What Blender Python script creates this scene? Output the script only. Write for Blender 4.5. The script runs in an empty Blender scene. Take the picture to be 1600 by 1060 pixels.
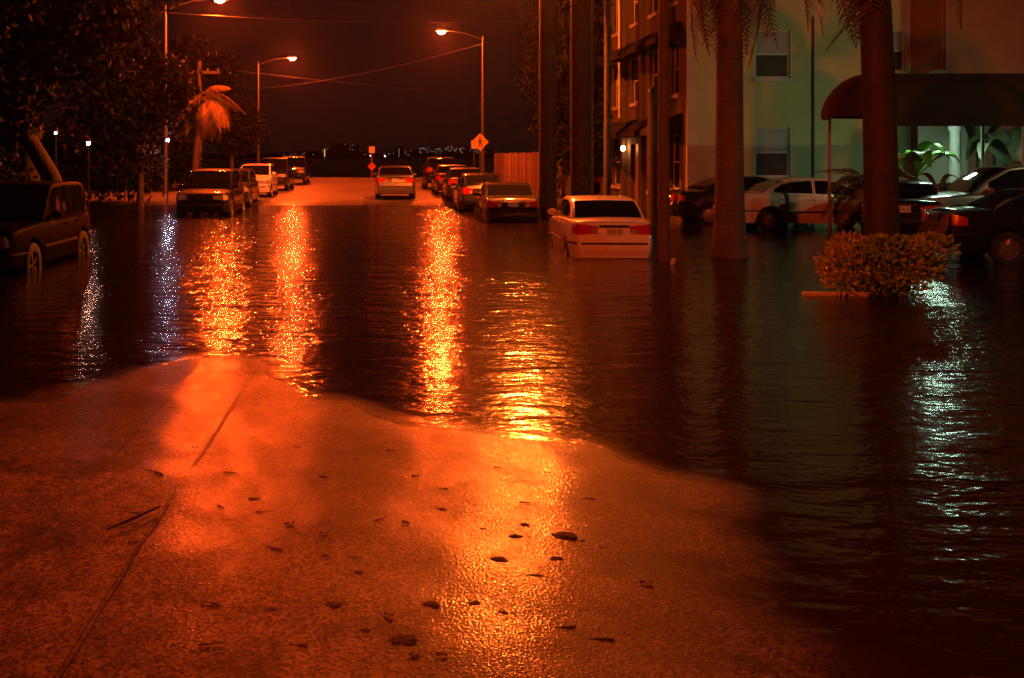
import bpy, bmesh, math, random
import numpy as np
from mathutils import Vector, Matrix, noise as mnoise

random.seed(7)
R = math.radians
scene = bpy.context.scene
COL = scene.collection

# ------------------------------------------------------------------ camera
cam_d = bpy.data.cameras.new('camera')
cam = bpy.data.objects.new('camera', cam_d)
COL.objects.link(cam)
scene.camera = cam
CAMZ = 2.0
cam.location = (0, 0, CAMZ)
cam.rotation_euler = (R(90), 0, 0)
cam_d.sensor_width = 36.0
cam_d.lens = 36.0
cam_d.shift_x = 0.125
cam_d.shift_y = -0.178
cam_d.clip_start = 0.1
cam_d.clip_end = 12000

# ------------------------------------------------------------------ world
w = bpy.data.worlds.new('World')
scene.world = w
w.use_nodes = True
nt = w.node_tree
nt.nodes.clear()
sky = nt.nodes.new('ShaderNodeTexSky')
sky.sky_type = 'NISHITA'
sky.sun_disc = False
sky.sun_elevation = R(-8)
sky.sun_rotation = R(200)
bg1 = nt.nodes.new('ShaderNodeBackground')
bg1.inputs['Strength'].default_value = 0.05
bg2 = nt.nodes.new('ShaderNodeBackground')          # even glow of the town on low cloud
bg2.inputs['Color'].default_value = (1.0, 0.30, 0.24, 1)
bg2.inputs['Strength'].default_value = 0.0085
add = nt.nodes.new('ShaderNodeAddShader')
wo = nt.nodes.new('ShaderNodeOutputWorld')
nt.links.new(sky.outputs[0], bg1.inputs['Color'])
nt.links.new(bg1.outputs[0], add.inputs[0])
nt.links.new(bg2.outputs[0], add.inputs[1])
nt.links.new(add.outputs[0], wo.inputs['Surface'])

# faint moonlight behind cloud
sun_d = bpy.data.lights.new('moonlight', 'SUN')
sun_d.energy = 0.004
sun_d.angle = R(12)
sun_d.color = (0.8, 0.85, 1.0)
sun = bpy.data.objects.new('moonlight', sun_d)
sun.rotation_euler = (R(50), 0, R(160))
COL.objects.link(sun)

vs = scene.view_settings
vs.view_transform = 'Standard'
vs.look = 'None'
vs.exposure = 0.0
vs.gamma = 1.0
vs.use_curve_mapping = False
cy = scene.cycles
cy.max_bounces = 4
cy.diffuse_bounces = 1
cy.glossy_bounces = 2
cy.transmission_bounces = 4
cy.transparent_max_bounces = 10
cy.volume_bounces = 0
cy.caustics_reflective = False
cy.caustics_refractive = False
cy.sample_clamp_indirect = 4.0
cy.use_adaptive_sampling = True
cy.adaptive_threshold = 0.02
cy.adaptive_min_samples = 24
cy.use_denoising = True
cy.denoiser = 'OPENIMAGEDENOISE'
cy.denoising_prefilter = 'NONE'

SODIUM = (1.0, 0.075, 0.007)

# ------------------------------------------------------------------ helpers
def at(px, py, Y):
    """pixel of the 1600x1060 photograph at depth Y -> world"""
    s = 1600.0 / Y
    return Vector(((px - 600) / s, Y, CAMZ - (py - 245) / s))

MATS = {}
def mat(name, base=(0.5, 0.5, 0.5), rough=0.5, metal=0.0, coat=0.0, spec=0.5, emit=None, estr=0.0,
        noise=None, bump=None, sample=True):
    """noise=(scale, amount): mottled colour; bump=(scale, distance, detail)"""
    if name in MATS:
        return MATS[name]
    m = bpy.data.materials.new(name)
    m.use_nodes = True
    t = m.node_tree
    b = t.nodes['Principled BSDF']
    b.inputs['Base Color'].default_value = (*base, 1)
    b.inputs['Roughness'].default_value = rough
    b.inputs['Metallic'].default_value = metal
    b.inputs['Coat Weight'].default_value = coat
    b.inputs['Coat Roughness'].default_value = 0.06
    b.inputs['Specular IOR Level'].default_value = spec
    if emit:
        b.inputs['Emission Color'].default_value = (*emit, 1)
        b.inputs['Emission Strength'].default_value = estr
        if not sample:
            m.cycles.emission_sampling = 'NONE'
    tc = None
    if noise or bump:
        tc = t.nodes.new('ShaderNodeTexCoord')
    if noise:
        n = t.nodes.new('ShaderNodeTexNoise')
        n.inputs['Scale'].default_value = noise[0]
        n.inputs['Detail'].default_value = 6
        n.inputs['Roughness'].default_value = 0.65
        t.links.new(tc.outputs['Object'], n.inputs['Vector'])
        r = t.nodes.new('ShaderNodeValToRGB')
        k = noise[1]
        r.color_ramp.elements[0].position = 0.3
        r.color_ramp.elements[1].position = 0.7
        r.color_ramp.elements[0].color = (*[c * (1 - k) for c in base], 1)
        r.color_ramp.elements[1].color = (*[min(1, c * (1 + k)) for c in base], 1)
        t.links.new(n.outputs['Fac'], r.inputs['Fac'])
        t.links.new(r.outputs['Color'], b.inputs['Base Color'])
    if bump:
        n2 = t.nodes.new('ShaderNodeTexNoise')
        n2.inputs['Scale'].default_value = bump[0]
        n2.inputs['Detail'].default_value = bump[2] if len(bump) > 2 else 1
        t.links.new(tc.outputs['Object'], n2.inputs['Vector'])
        bp = t.nodes.new('ShaderNodeBump')
        bp.inputs['Strength'].default_value = 1.0
        bp.inputs['Distance'].default_value = bump[1]
        t.links.new(n2.outputs['Fac'], bp.inputs['Height'])
        t.links.new(bp.outputs['Normal'], b.inputs['Normal'])
        if coat:
            t.links.new(bp.outputs['Normal'], b.inputs['Coat Normal'])
    MATS[name] = m
    return m

class MB:
    """collects geometry, then becomes one mesh"""
    def __init__(self):
        self.v, self.f = [], []
    def quad(self, a, b, c, d):
        i = len(self.v)
        self.v += [tuple(a), tuple(b), tuple(c), tuple(d)]
        self.f.append((i, i + 1, i + 2, i + 3))
        return self
    def tri(self, a, b, c):
        i = len(self.v)
        self.v += [tuple(a), tuple(b), tuple(c)]
        self.f.append((i, i + 1, i + 2))
        return self
    def box(self, x0, x1, y0, y1, z0, z1):
        i = len(self.v)
        self.v += [(x0, y0, z0), (x1, y0, z0), (x1, y1, z0), (x0, y1, z0), (x0, y0, z1), (x1, y0, z1), (x1, y1, z1), (x0, y1, z1)]
        for q in ((0, 3, 2, 1), (4, 5, 6, 7), (0, 1, 5, 4), (1, 2, 6, 5), (2, 3, 7, 6), (3, 0, 4, 7)):
            self.f.append(tuple(i + k for k in q))
        return self
    def grid(self, rows, close=False):
        """rows of equal length; close: wrap each row"""
        i = len(self.v)
        n = len(rows[0])
        for r in rows:
            self.v += [tuple(p) for p in r]
        for a in range(len(rows) - 1):
            for b in range(n if close else n - 1):
                c = (b + 1) % n
                self.f.append((i + a * n + b, i + a * n + c, i + (a + 1) * n + c, i + (a + 1) * n + b))
        return self
    def tube(self, pts, rad, n=8, caps=True):
        pts = [Vector(p) for p in pts]
        if not hasattr(rad, '__len__'):
            rad = [rad] * len(pts)
        rows = []
        up = None
        for k, p in enumerate(pts):
            d = (pts[min(k + 1, len(pts) - 1)] - pts[max(k - 1, 0)]).normalized()
            if up is None:
                up = d.orthogonal().normalized()
            up = (up - d * up.dot(d)).normalized()
            s = d.cross(up)
            rows.append([p + (up * math.cos(a) + s * math.sin(a)) * rad[k] for a in [2 * math.pi * j / n for j in range(n)]])
        i = len(self.v)
        self.grid(rows, True)
        if caps:
            self.f.append(tuple(i + j for j in range(n))[::-1])
            e = i + (len(rows) - 1) * n
            self.f.append(tuple(e + j for j in range(n)))
        return self
    def lathe(self, prof, n=16, axis='z', o=(0, 0, 0)):
        """prof: (radius, along)"""
        rows = []
        for r, h in prof:
            row = []
            for j in range(n):
                a = 2 * math.pi * j / n
                c, s = r * math.cos(a), r * math.sin(a)
                p = {'z': (c, s, h), 'x': (h, c, s), 'y': (c, h, s)}[axis]
                row.append((p[0] + o[0], p[1] + o[1], p[2] + o[2]))
            rows.append(row)
        return self.grid(rows, True)
    def mesh(self, name, smooth=None):
        me = bpy.data.meshes.new(name)
        me.from_pydata(self.v, [], self.f)
        bm = bmesh.new()
        bm.from_mesh(me)
        bmesh.ops.remove_doubles(bm, verts=bm.verts, dist=1e-5)
        bmesh.ops.recalc_face_normals(bm, faces=bm.faces)
        if smooth is not None:
            for f in bm.faces:
                f.smooth = True
            for e in bm.edges:
                if len(e.link_faces) == 2 and e.calc_face_angle(0) > R(smooth):
                    e.smooth = False
        bm.to_mesh(me)
        bm.free()
        return me
    def build(self, name, m, parent=None, smooth=None, loc=None):
        o = bpy.data.objects.new(name, self.mesh(name, smooth))
        o.data.materials.append(m)
        COL.objects.link(o)
        if parent:
            o.parent = parent
        if loc is not None:
            o.location = loc
        return o

def fast_mesh(name, v, f, m, parent=None, smooth=False):
    me = bpy.data.meshes.new(name)
    me.from_pydata(v if isinstance(v, list) else v.tolist(), [], f if isinstance(f, list) else f.tolist())
    if smooth:
        me.polygons.foreach_set('use_smooth', [True] * len(me.polygons))
    me.materials.append(m)
    o = bpy.data.objects.new(name, me)
    COL.objects.link(o)
    if parent:
        o.parent = parent
    return o

def tag(o, label=None, cat=None, group=None, kind=None):
    if label: o['label'] = label
    if cat: o['category'] = cat
    if group: o['group'] = group
    if kind: o['kind'] = kind
    return o

def thing(name, label, cat, loc=(0, 0, 0), rz=0.0, group=None):
    o = bpy.data.objects.new(name, None)
    COL.objects.link(o)
    o.location = loc
    o.rotation_euler = (0, 0, rz)
    return tag(o, label, cat, group)

def share(name, data, parent=None, loc=(0, 0, 0), rot=(0, 0, 0), scale=(1, 1, 1), m=None):
    o = bpy.data.objects.new(name, data)
    COL.objects.link(o)
    o.parent = parent
    o.location, o.rotation_euler, o.scale = loc, rot, scale
    if m:
        o.material_slots[0].link = 'OBJECT'
        o.material_slots[0].material = m
    return o

# ------------------------------------------------------------------ terrain
SHORE = np.array([(-40, 3.0), (-8, 5.0), (-4.5, 6.4), (-3.15, 7.7), (-2.6, 8.9), (-1.95, 10.1), (-1.35, 9.8), (-.9, 9.0), (-.4, 8.1), (.23, 7.5), (.9, 7.2), (1.3, 6.96),
                  (1.96, 6.15), (1.86, 5.04), (1.75, 4.5), (1.68, 3.9), (1.5, 2), (1.3, -30)], float)

def ss(a, b, x):
    t = np.clip((x - a) / (b - a), 0, 1)
    return t * t * (3 - 2 * t)

def ground(x, y):
    x = np.asarray(x, float); y = np.asarray(y, float)
    best = np.full(x.shape, 1e9); sign = np.ones(x.shape)
    for (x0, y0), (x1, y1) in zip(SHORE[:-1], SHORE[1:]):
        dx, dy = x1 - x0, y1 - y0
        t = np.clip(((x - x0) * dx + (y - y0) * dy) / (dx * dx + dy * dy), 0, 1)
        d = np.hypot(x - x0 - t * dx, y - y0 - t * dy)
        cr = dx * (y - y0) - dy * (x - x0)
        upd = d < best
        best = np.where(upd, d, best)
        sign = np.where(upd, np.where(cr > 0, -1, 1), sign)
    d = best * sign
    near = np.where(d > 0, 0.24 * (1 - np.exp(-d * 0.12)), -0.40 * (1 - np.exp(-np.abs(d) * 0.10)))
    wob = ((np.sin(x * 9.7 + 2 * np.sin(y * 7)) * np.sin(y * 11.3 + x * 3)) * 0.0016 + np.sin(x * 1.7 + 1.3 * np.sin(y * 0.9)) * np.sin(y * 1.1 + 0.6 * np.sin(x * 2.3)) * 0.009
           + np.sin(x * 5.1 + y * 2.2) * np.sin(y * 4.3 - x * 1.2) * 0.0042)
    far = np.where(y > 42.5, np.minimum((y - 42.5) * 0.06, 0.12 + (y - 44.5) * 0.008), (y - 42.5) * 0.03)
    far = np.where(y > 42.5, np.minimum(far, 0.28), np.maximum(far, -0.42))
    g = np.maximum(near, far) + wob
    lot = -0.42 + ss(5.6, 9.5, x) * 0.385
    lot = np.where(y < 12, -0.42, lot * ss(11, 16, y) - 0.42 * (1 - ss(11, 16, y)))
    g = np.maximum(g, lot)
    lft = np.where(y > 16, -0.42 + ss(-7.8, -9.2, x) * 0.0, -0.42)
    verge = -0.42 + ss(-10.5, -7.9, -x) * 0.0 + (1 - ss(-10.5, -7.9, x)) * 0.34
    verge = np.where(y > 14, verge, -0.42)
    return np.maximum(np.maximum(g, lft), verge)

def gz(x, y):
    return float(ground(np.array([x]), np.array([y]))[0])

def nonuni(a, b, fa, fb, fine, coarse):
    """coordinates from a to b with step fine inside fa..fb and growing outside"""
    mid = list(np.arange(fa, fb + 1e-9, fine))
    right, s, x = [], fine, fb
    while x < b:
        s = min(coarse, s * 1.15); x += s; right.append(min(x, b))
    left, s, x = [], fine, fa
    while x > a:
        s = min(coarse, s * 1.15); x -= s; left.append(max(x, a))
    return np.array(left[::-1] + mid + right)

def sheet(name, xs, ys, zf, m, attr=None):
    X, Y = np.meshgrid(xs, ys)
    Z = zf(X, Y)
    v = np.stack([X.ravel(), Y.ravel(), Z.ravel()], 1)
    nx, ny = len(xs), len(ys)
    i = np.arange(nx * ny).reshape(ny, nx)
    f = np.stack([i[:-1, :-1].ravel(), i[:-1, 1:].ravel(), i[1:, 1:].ravel(), i[1:, :-1].ravel()], 1)
    o = fast_mesh(name, v, f, m, smooth=True)
    if attr is not None:
        a = o.data.attributes.new('depth', 'FLOAT', 'POINT')
        a.data.foreach_set('value', attr(X, Y).ravel().astype(np.float32))
    return o

# --- wet asphalt
def asphalt_material(name, base, grain, rough0, rough1, bumpd, seam=False):
    m = bpy.data.materials.new(name); m.use_nodes = True
    t = m.node_tree; b = t.nodes['Principled BSDF']; L = t.links.new
    tc = t.nodes.new('ShaderNodeTexCoord')
    def nz(scale, detail=4, rough=0.6):
        n = t.nodes.new('ShaderNodeTexNoise'); n.noise_dimensions = '2D'; n.inputs['Scale'].default_value = scale
        n.inputs['Detail'].default_value = detail; n.inputs['Roughness'].default_value = rough
        L(tc.outputs['Object'], n.inputs['Vector']); return n
    def ramp(src, p0, c0, p1, c1):
        r = t.nodes.new('ShaderNodeValToRGB')
        r.color_ramp.elements[0].position, r.color_ramp.elements[1].position = p0, p1
        r.color_ramp.elements[0].color = (*c0, 1) if hasattr(c0, '__len__') else (c0, c0, c0, 1)
        r.color_ramp.elements[1].color = (*c1, 1) if hasattr(c1, '__len__') else (c1, c1, c1, 1)
        L(src, r.inputs['Fac']); return r
    big = nz(0.55, 5)
    mid = nz(7, 5)
    col = ramp(big.outputs['Fac'], 0.32, [c * 0.55 for c in base], 0.68, [c * 1.35 for c in base])
    col2 = ramp(mid.outputs['Fac'], 0.3, 0.7, 0.7, 1.25)
    mx = t.nodes.new('ShaderNodeMix'); mx.data_type = 'RGBA'; mx.blend_type = 'MULTIPLY'
    mx.inputs['Factor'].default_value = 1
    L(col.outputs['Color'], mx.inputs['A']); L(col2.outputs['Color'], mx.inputs['B'])
    rr = ramp(nz(1.1, 4).outputs['Fac'], 0.35, rough0, 0.65, rough1)
    b.inputs['Specular IOR Level'].default_value = 0.12
    film = ramp(nz(3.2, 5, 0.7).outputs['Fac'], 0.32, 0.12, 0.66, 0.44)
    # the far end of the street lies above the flood and is only damp: paler and duller
    sp = t.nodes.new('ShaderNodeSeparateXYZ'); L(tc.outputs['Object'], sp.inputs[0])
    dry = t.nodes.new('ShaderNodeMapRange'); L(sp.outputs['Y'], dry.inputs['Value'])
    dry.inputs['From Min'].default_value = 43.0; dry.inputs['From Max'].default_value = 46.0
    def mixc(fac, a, c, blend='MIX'):
        n = t.nodes.new('ShaderNodeMix'); n.data_type = 'RGBA'; n.blend_type = blend
        if hasattr(fac, 'links'): L(fac, n.inputs['Factor'])
        else: n.inputs['Factor'].default_value = fac
        L(a, n.inputs['A'])
        if hasattr(c, 'links'): L(c, n.inputs['B'])
        else: n.inputs['B'].default_value = (*c, 1)
        return n.outputs['Result']
    rgh = mixc(dry.outputs['Result'], rr.outputs['Color'], (.62, .62, .62))
    b.inputs['Roughness'].default_value = 0.55
    b.inputs['Coat IOR'].default_value = 1.333
    L(rgh, b.inputs['Coat Roughness'])
    L(mixc(dry.outputs['Result'], film.outputs['Color'], (.05, .05, .05)), b.inputs['Coat Weight'])
    vo = t.nodes.new('ShaderNodeTexVoronoi'); vo.voronoi_dimensions = '2D'; vo.feature = 'F1'
    vo.inputs['Scale'].default_value = grain
    L(tc.outputs['Object'], vo.inputs['Vector'])
    g2 = nz(grain * 0.55, 2, 0.7)
    stone = ramp(vo.outputs['Color'], 0.15, 0.22, 0.95, 2.3)  # light and dark aggregate, contrast raised to stand in for wet glints
    cc = mixc(1.0, mx.outputs['Result'], stone.outputs['Color'], 'MULTIPLY')
    silt = ramp(nz(1.5, 7, 0.68).outputs['Fac'], 0.50, 1.08, 0.63, 0.42)
    cc = mixc(1.0, cc, silt.outputs['Color'], 'MULTIPLY')
    cc = mixc(dry.outputs['Result'], cc, (.135, .125, .115))
    L(cc, b.inputs['Base Color'])
    ad = t.nodes.new('ShaderNodeMath'); ad.operation = 'ADD'
    L(vo.outputs['Distance'], ad.inputs[0]); L(g2.outputs['Fac'], ad.inputs[1])
    bp = t.nodes.new('ShaderNodeBump'); bp.inputs['Distance'].default_value = bumpd
    L(ad.outputs[0], bp.inputs['Height'])
    L(bp.outputs['Normal'], b.inputs['Normal'])
    L(bp.outputs['Normal'], b.inputs['Coat Normal'])
    return m

M_asph = asphalt_material('wet_asphalt', (0.046, 0.043, 0.040), 70, 0.15, 0.20, 0.00085)
M_conc = asphalt_material('wet_patch', (0.062, 0.058, 0.054), 74, 0.15, 0.20, 0.0007)

xs = nonuni(-90, 90, -5, 5, 0.10, 3.0)
ys = nonuni(-40, 77.5, 2.5, 13, 0.10, 1.5)
street = tag(sheet('street', xs, ys, ground, M_asph), kind='structure')

# lighter strip of newer surfacing beside the centre joint of the road
px_ = np.linspace(-1.74, -1.22, 8); py_ = np.arange(1.5, 42, 0.12)
strip = tag(sheet('road_patch', px_, py_, lambda X, Y: ground(X, Y) + 0.004, M_conc), kind='structure')

# tarred centre joint, broken and ragged
def seam(name, x0, y0, y1, wmin, wmax, gaps, seed):
    rnd = random.Random(seed)
    mb = MB(); y = y0
    rows = []
    while y < y1:
        wv = wmin + (wmax - wmin) * max(0, mnoise.noise(Vector((y * 1.3, seed, 0))) + 0.45)
        wob = 0.010 * mnoise.noise(Vector((y * 2.1, seed + 5, 0)))
        if mnoise.noise(Vector((y * 0.9, seed + 11, 3))) > gaps:
            xx = np.array([x0 + wob - wv, x0 + wob, x0 + wob + wv])
            z = ground(xx, np.full(3, y)) + np.array([0.006, 0.006, 0.006])
            rows.append([(xx[k], y, z[k]) for k in range(3)])
        else:
            if len(rows) > 1: mb.grid(rows)
            rows = []
        y += 0.06
    if len(rows) > 1: mb.grid(rows)
    return mb.build(name, mat('tar', (0.008, 0.007, 0.006), 0.75, bump=(60, 0.004)))
tag(seam('road_joint', -1.20, 2.0, 9.6, 0.002, 0.005, -.22, 3.0), kind='structure')
tag(seam('patch_edge', -1.76, 4.5, 10, 0.002, 0.008, 0.12, 9.0), kind='structure')

# --- flood water, murky: how much of the road shows depends on its depth
def water_material():
    m = bpy.data.materials.new('flood_water'); m.use_nodes = True
    t = m.node_tree; L = t.links.new
    b = t.nodes['Principled BSDF']; out = t.nodes['Material Output']
    b.inputs['Base Color'].default_value = (0.009, 0.006, 0.004, 1)
    b.inputs['Roughness'].default_value = 0.13
    b.inputs['IOR'].default_value = 1.333
    tc = t.nodes.new('ShaderNodeTexCoord')
    def layer(sx, sy, rot, scale, detail, dist=0.0):
        mp = t.nodes.new('ShaderNodeMapping')
        mp.inputs['Scale'].default_value = (sx, sy, 1); mp.inputs['Rotation'].default_value = (0, 0, R(rot))
        L(tc.outputs['Object'], mp.inputs['Vector'])
        n = t.nodes.new('ShaderNodeTexNoise'); n.noise_dimensions = '2D'; n.inputs['Scale'].default_value = scale
        n.inputs['Detail'].default_value = detail; n.inputs['Distortion'].default_value = dist
        L(mp.outputs[0], n.inputs['Vector']); return n.outputs['Fac']
    def mul(a, k):
        n = t.nodes.new('ShaderNodeMath'); n.operation = 'MULTIPLY'; L(a, n.inputs[0])
        if hasattr(k, 'links'): L(k, n.inputs[1])
        else: n.inputs[1].default_value = k
        return n.outputs[0]
    def add2(a, c):
        n = t.nodes.new('ShaderNodeMath'); n.operation = 'ADD'; L(a, n.inputs[0]); L(c, n.inputs[1]); return n.outputs[0]
    h = mul(layer(0.5, 1.5, 12, 1.3, 1.0, 0.6), 0.036)       # long swell ~0.5 m
    h = add2(h, mul(layer(0.55, 1.25, -8, 5.2, 1.0, 0.4), 0.0165))  # ripples
    h = add2(h, mul(layer(0.8, 1.2, 20, 16.0, 1.0), 0.0062))
    # gusts: calmer and rougher areas
    gust = t.nodes.new('ShaderNodeMapRange')
    L(layer(0.5, 0.5, 0, 0.35, 2.0), gust.inputs['Value'])
    gust.inputs['From Min'].default_value = 0.35; gust.inputs['From Max'].default_value = 0.65
    gust.inputs['To Min'].default_value = 0.55; gust.inputs['To Max'].default_value = 1.25
    h = mul(h, gust.outputs['Result'])
    at0 = t.nodes.new('ShaderNodeAttribute'); at0.attribute_name = 'depth'
    calm = t.nodes.new('ShaderNodeMapRange'); L(at0.outputs['Fac'], calm.inputs['Value'])
    calm.inputs['From Min'].default_value = 0.01; calm.inputs['From Max'].default_value = 0.22
    calm.inputs['To Min'].default_value = 0.7; calm.inputs['To Max'].default_value = 1.0
    h = mul(h, calm.outputs['Result'])
    e1 = t.nodes.new('ShaderNodeMath'); e1.operation = 'MULTIPLY_ADD'; L(at0.outputs['Fac'], e1.inputs[0]); e1.inputs[1].default_value = 140.0; e1.inputs[2].default_value = -0.6
    e2 = t.nodes.new('ShaderNodeMath'); e2.operation = 'ABSOLUTE'; L(e1.outputs[0], e2.inputs[0])
    e3 = t.nodes.new('ShaderNodeMath'); e3.operation = 'SUBTRACT'; e3.use_clamp = True; e3.inputs[0].default_value = 0.6; L(e2.outputs[0], e3.inputs[1])
    h = add2(h, mul(e3.outputs[0], 0.006))
    bp = t.nodes.new('ShaderNodeBump'); bp.inputs['Distance'].default_value = 1.0
    L(h, bp.inputs['Height'])
    L(bp.outputs['Normal'], b.inputs['Normal'])
    # thin film at the edge
    ge = t.nodes.new('ShaderNodeNewGeometry')
    dt = t.nodes.new('ShaderNodeVectorMath'); dt.operation = 'DOT_PRODUCT'
    L(bp.outputs['Normal'], dt.inputs[0]); L(ge.outputs['Incoming'], dt.inputs[1])
    ab = t.nodes.new('ShaderNodeMath'); ab.operation = 'ABSOLUTE'; L(dt.outputs['Value'], ab.inputs[0])
    om = t.nodes.new('ShaderNodeMath'); om.operation = 'SUBTRACT'; om.use_clamp = True; om.inputs[0].default_value = 1.0; L(ab.outputs[0], om.inputs[1])
    pw = t.nodes.new('ShaderNodeMath'); pw.operation = 'POWER'; L(om.outputs[0], pw.inputs[0]); pw.inputs[1].default_value = 5.0
    fr = t.nodes.new('ShaderNodeMath'); fr.operation = 'MULTIPLY_ADD'; L(pw.outputs[0], fr.inputs[0]); fr.inputs[1].default_value = 0.98; fr.inputs[2].default_value = 0.02
    gl = t.nodes.new('ShaderNodeBsdfGlossy'); gl.inputs['Roughness'].default_value = 0.13
    L(bp.outputs['Normal'], gl.inputs['Normal'])
    tr = t.nodes.new('ShaderNodeBsdfTransparent')
    film = t.nodes.new('ShaderNodeMixShader')
    L(fr.outputs[0], film.inputs['Fac']); L(tr.outputs[0], film.inputs[1]); L(gl.outputs[0], film.inputs[2])
    at_ = t.nodes.new('ShaderNodeAttribute'); at_.attribute_name = 'depth'
    mr = t.nodes.new('ShaderNodeMapRange'); mr.interpolation_type = 'SMOOTHSTEP'
    L(at_.outputs['Fac'], mr.inputs['Value'])
    mr.inputs['From Min'].default_value = 0.0; mr.inputs['From Max'].default_value = 0.019
    mr.inputs['To Min'].default_value = 0.0; mr.inputs['To Max'].default_value = 0.97
    mx = t.nodes.new('ShaderNodeMixShader')
    L(mr.outputs['Result'], mx.inputs['Fac']); L(film.outputs[0], mx.inputs[1]); L(b.outputs[0], mx.inputs[2])
    L(mx.outputs[0], out.inputs['Surface'])
    return m
M_water = water_material()
wx = nonuni(-60, 80, -6, 6, 0.12, 2.0)
wy = nonuni(-30, 50, 2.5, 14, 0.12, 0.8)
water = tag(sheet('flood_water', wx, wy, lambda X, Y: X * 0.0, M_water, attr=lambda X, Y: -ground(X, Y)), kind='structure')

# --- bay beyond the end of the street
bay_m = mat('bay_water', (0.01, 0.01, 0.012), 0.25, spec=0.5, bump=(0.8, 0.2))
mb = MB(); mb.quad((-6000, -500, -0.9), (6000, -500, -0.9), (6000, 9000, -0.9), (-6000, 9000, -0.9))
tag(mb.build('bay_water', bay_m), kind='structure')
mb = MB(); mb.box(-90, 90, 77.3, 77.8, -1.2, 0.42)
tag(mb.build('seawall', mat('concrete', (0.22, 0.21, 0.19), 0.8, noise=(3, 0.25), bump=(30, 0.004))),
    'low concrete seawall closing the far end of the street', 'wall')

# ------------------------------------------------------------------ street lamps (sodium)
M_galv = mat('lamp_pole_metal', (0.10, 0.095, 0.09), 0.5, 0.3, noise=(4, 0.2))
M_sod = mat('sodium_lens', (0.2, 0.1, 0.05), 0.3, emit=SODIUM, estr=8500)
def lathe_mesh(prof, n, name, sm=50):
    return MB().lathe(prof, n).mesh(name, sm)
def lamp_meshes():
    H = 9.3
    d = {}
    d['pole'] = MB().tube([(0, 0, -0.4), (0, 0, 3), (0, 0, 6), (0, 0, H)], [0.125, 0.105, 0.085, 0.065], 12).mesh('pole', 40)
    d['pole'].materials.append(M_galv)
    d['base'] = MB().lathe([(0.0, -0.4), (0.2, -0.4), (0.2, 0.3), (0.15, 0.42), (0.125, 0.45), (0, 0.45)], 12).mesh('base', 40)
    d['base'].materials.append(M_galv)
    d['arm'] = MB().tube([(0, 0, H - 0.25), (0.5, 0, H - 0.02), (1.3, 0, H + 0.22), (2.2, 0, H + 0.32)], [0.04, 0.035, 0.03, 0.03], 8).mesh('arm', 40)
    d['arm'].materials.append(M_galv)
    hd = MB()
    rows = []
    for k in range(9):
        t_ = k / 8
        x = 2.1 + 0.8 * t_
        wv = 0.05 + 0.15 * math.sin(math.pi * min(1, t_ * 1.05)) ** 0.7 if t_ < 0.95 else 0.05
        hh = 0.05 + 0.09 * math.sin(math.pi * t_ ** 0.8)
        rows.append([(x, wv * math.cos(a), H + 0.32 + max(-0.03, hh * math.sin(a))) for a in [2 * math.pi * j / 12 for j in range(12)]])
    hd.grid(rows, True)
    hd.f.append(tuple(range(12))); hd.f.append(tuple(96 + j for j in range(12)))
    d['head'] = hd.mesh('head', 50); d['head'].materials.append(mat('lamp_head', (0.3, 0.3, 0.3), 0.5))
    ln = MB()
    rows = []
    for k in range(6):
        a = (math.pi / 2) * k / 5
        rows.append([(2.55 + 0.24 * math.cos(a) * math.cos(b), 0.165 * math.cos(a) * math.sin(b), H + 0.285 - 0.17 * math.sin(a)) for b in [2 * math.pi * j / 14 for j in range(14)]])
    ln.grid(rows, True)
    d['lens'] = ln.mesh('lens', 60); d['lens'].materials.append(M_sod)
    return d
LAMP = lamp_meshes()
def street_lamp(x, y, side, label, dz=0.0, lens=None, shield=False):
    """x is where the lens hangs; side +1: pole to the right of the road"""
    rz = math.pi if side > 0 else 0.0
    t = thing('street_lamp', label, 'street lamp', (x + side * 2.55, y, gz(x + side * 2.55, y) + dz), rz, 'sodium street lamps along the road')
    for k, me in LAMP.items():
        share(k, me, t, m=lens if k == 'lens' else None)
    if shield:  # added plate, out of view, keeps this lamp's light off the street wall
        sh_ = MB()
        rows = [[(2.55 + .30 * math.cos(a), .24 * math.sin(a), z) for a in np.linspace(math.pi * .55, math.pi * 1.45, 11)] for z in (9.02, 9.62)]
        sh_.grid(rows); sh_.build('shield', M_galv, t, 60)
    return t
M_sod2 = mat('new_sodium_lens', (0.2, 0.1, 0.05), 0.3, emit=(1.0, 0.13, 0.012), estr=22000)
M_sod3 = mat('bright_sodium_lens', (0.2, 0.1, 0.05), 0.3, emit=SODIUM, estr=11500)
street_lamp(-7.7, 48, -1, 'glowing street lamp nearest on the left, its lens cut by the top of the picture', -.35)
street_lamp(-6.8, 76, -1, 'glowing street lamp farthest down the road, over the parked cars on the left', -.55)
street_lamp(3.5, 62.5, 1, 'glowing street lamp on the tall pole beside the pedestrian crossing sign', -.2)
street_lamp(4.75, 33.5, 1, 'street lamp above the picture whose light falls on the wet asphalt ahead', lens=M_sod2, shield=True)
street_lamp(-5.6, -2.5, -1, 'street lamp behind the camera on the left of the road', lens=M_sod3)

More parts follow.
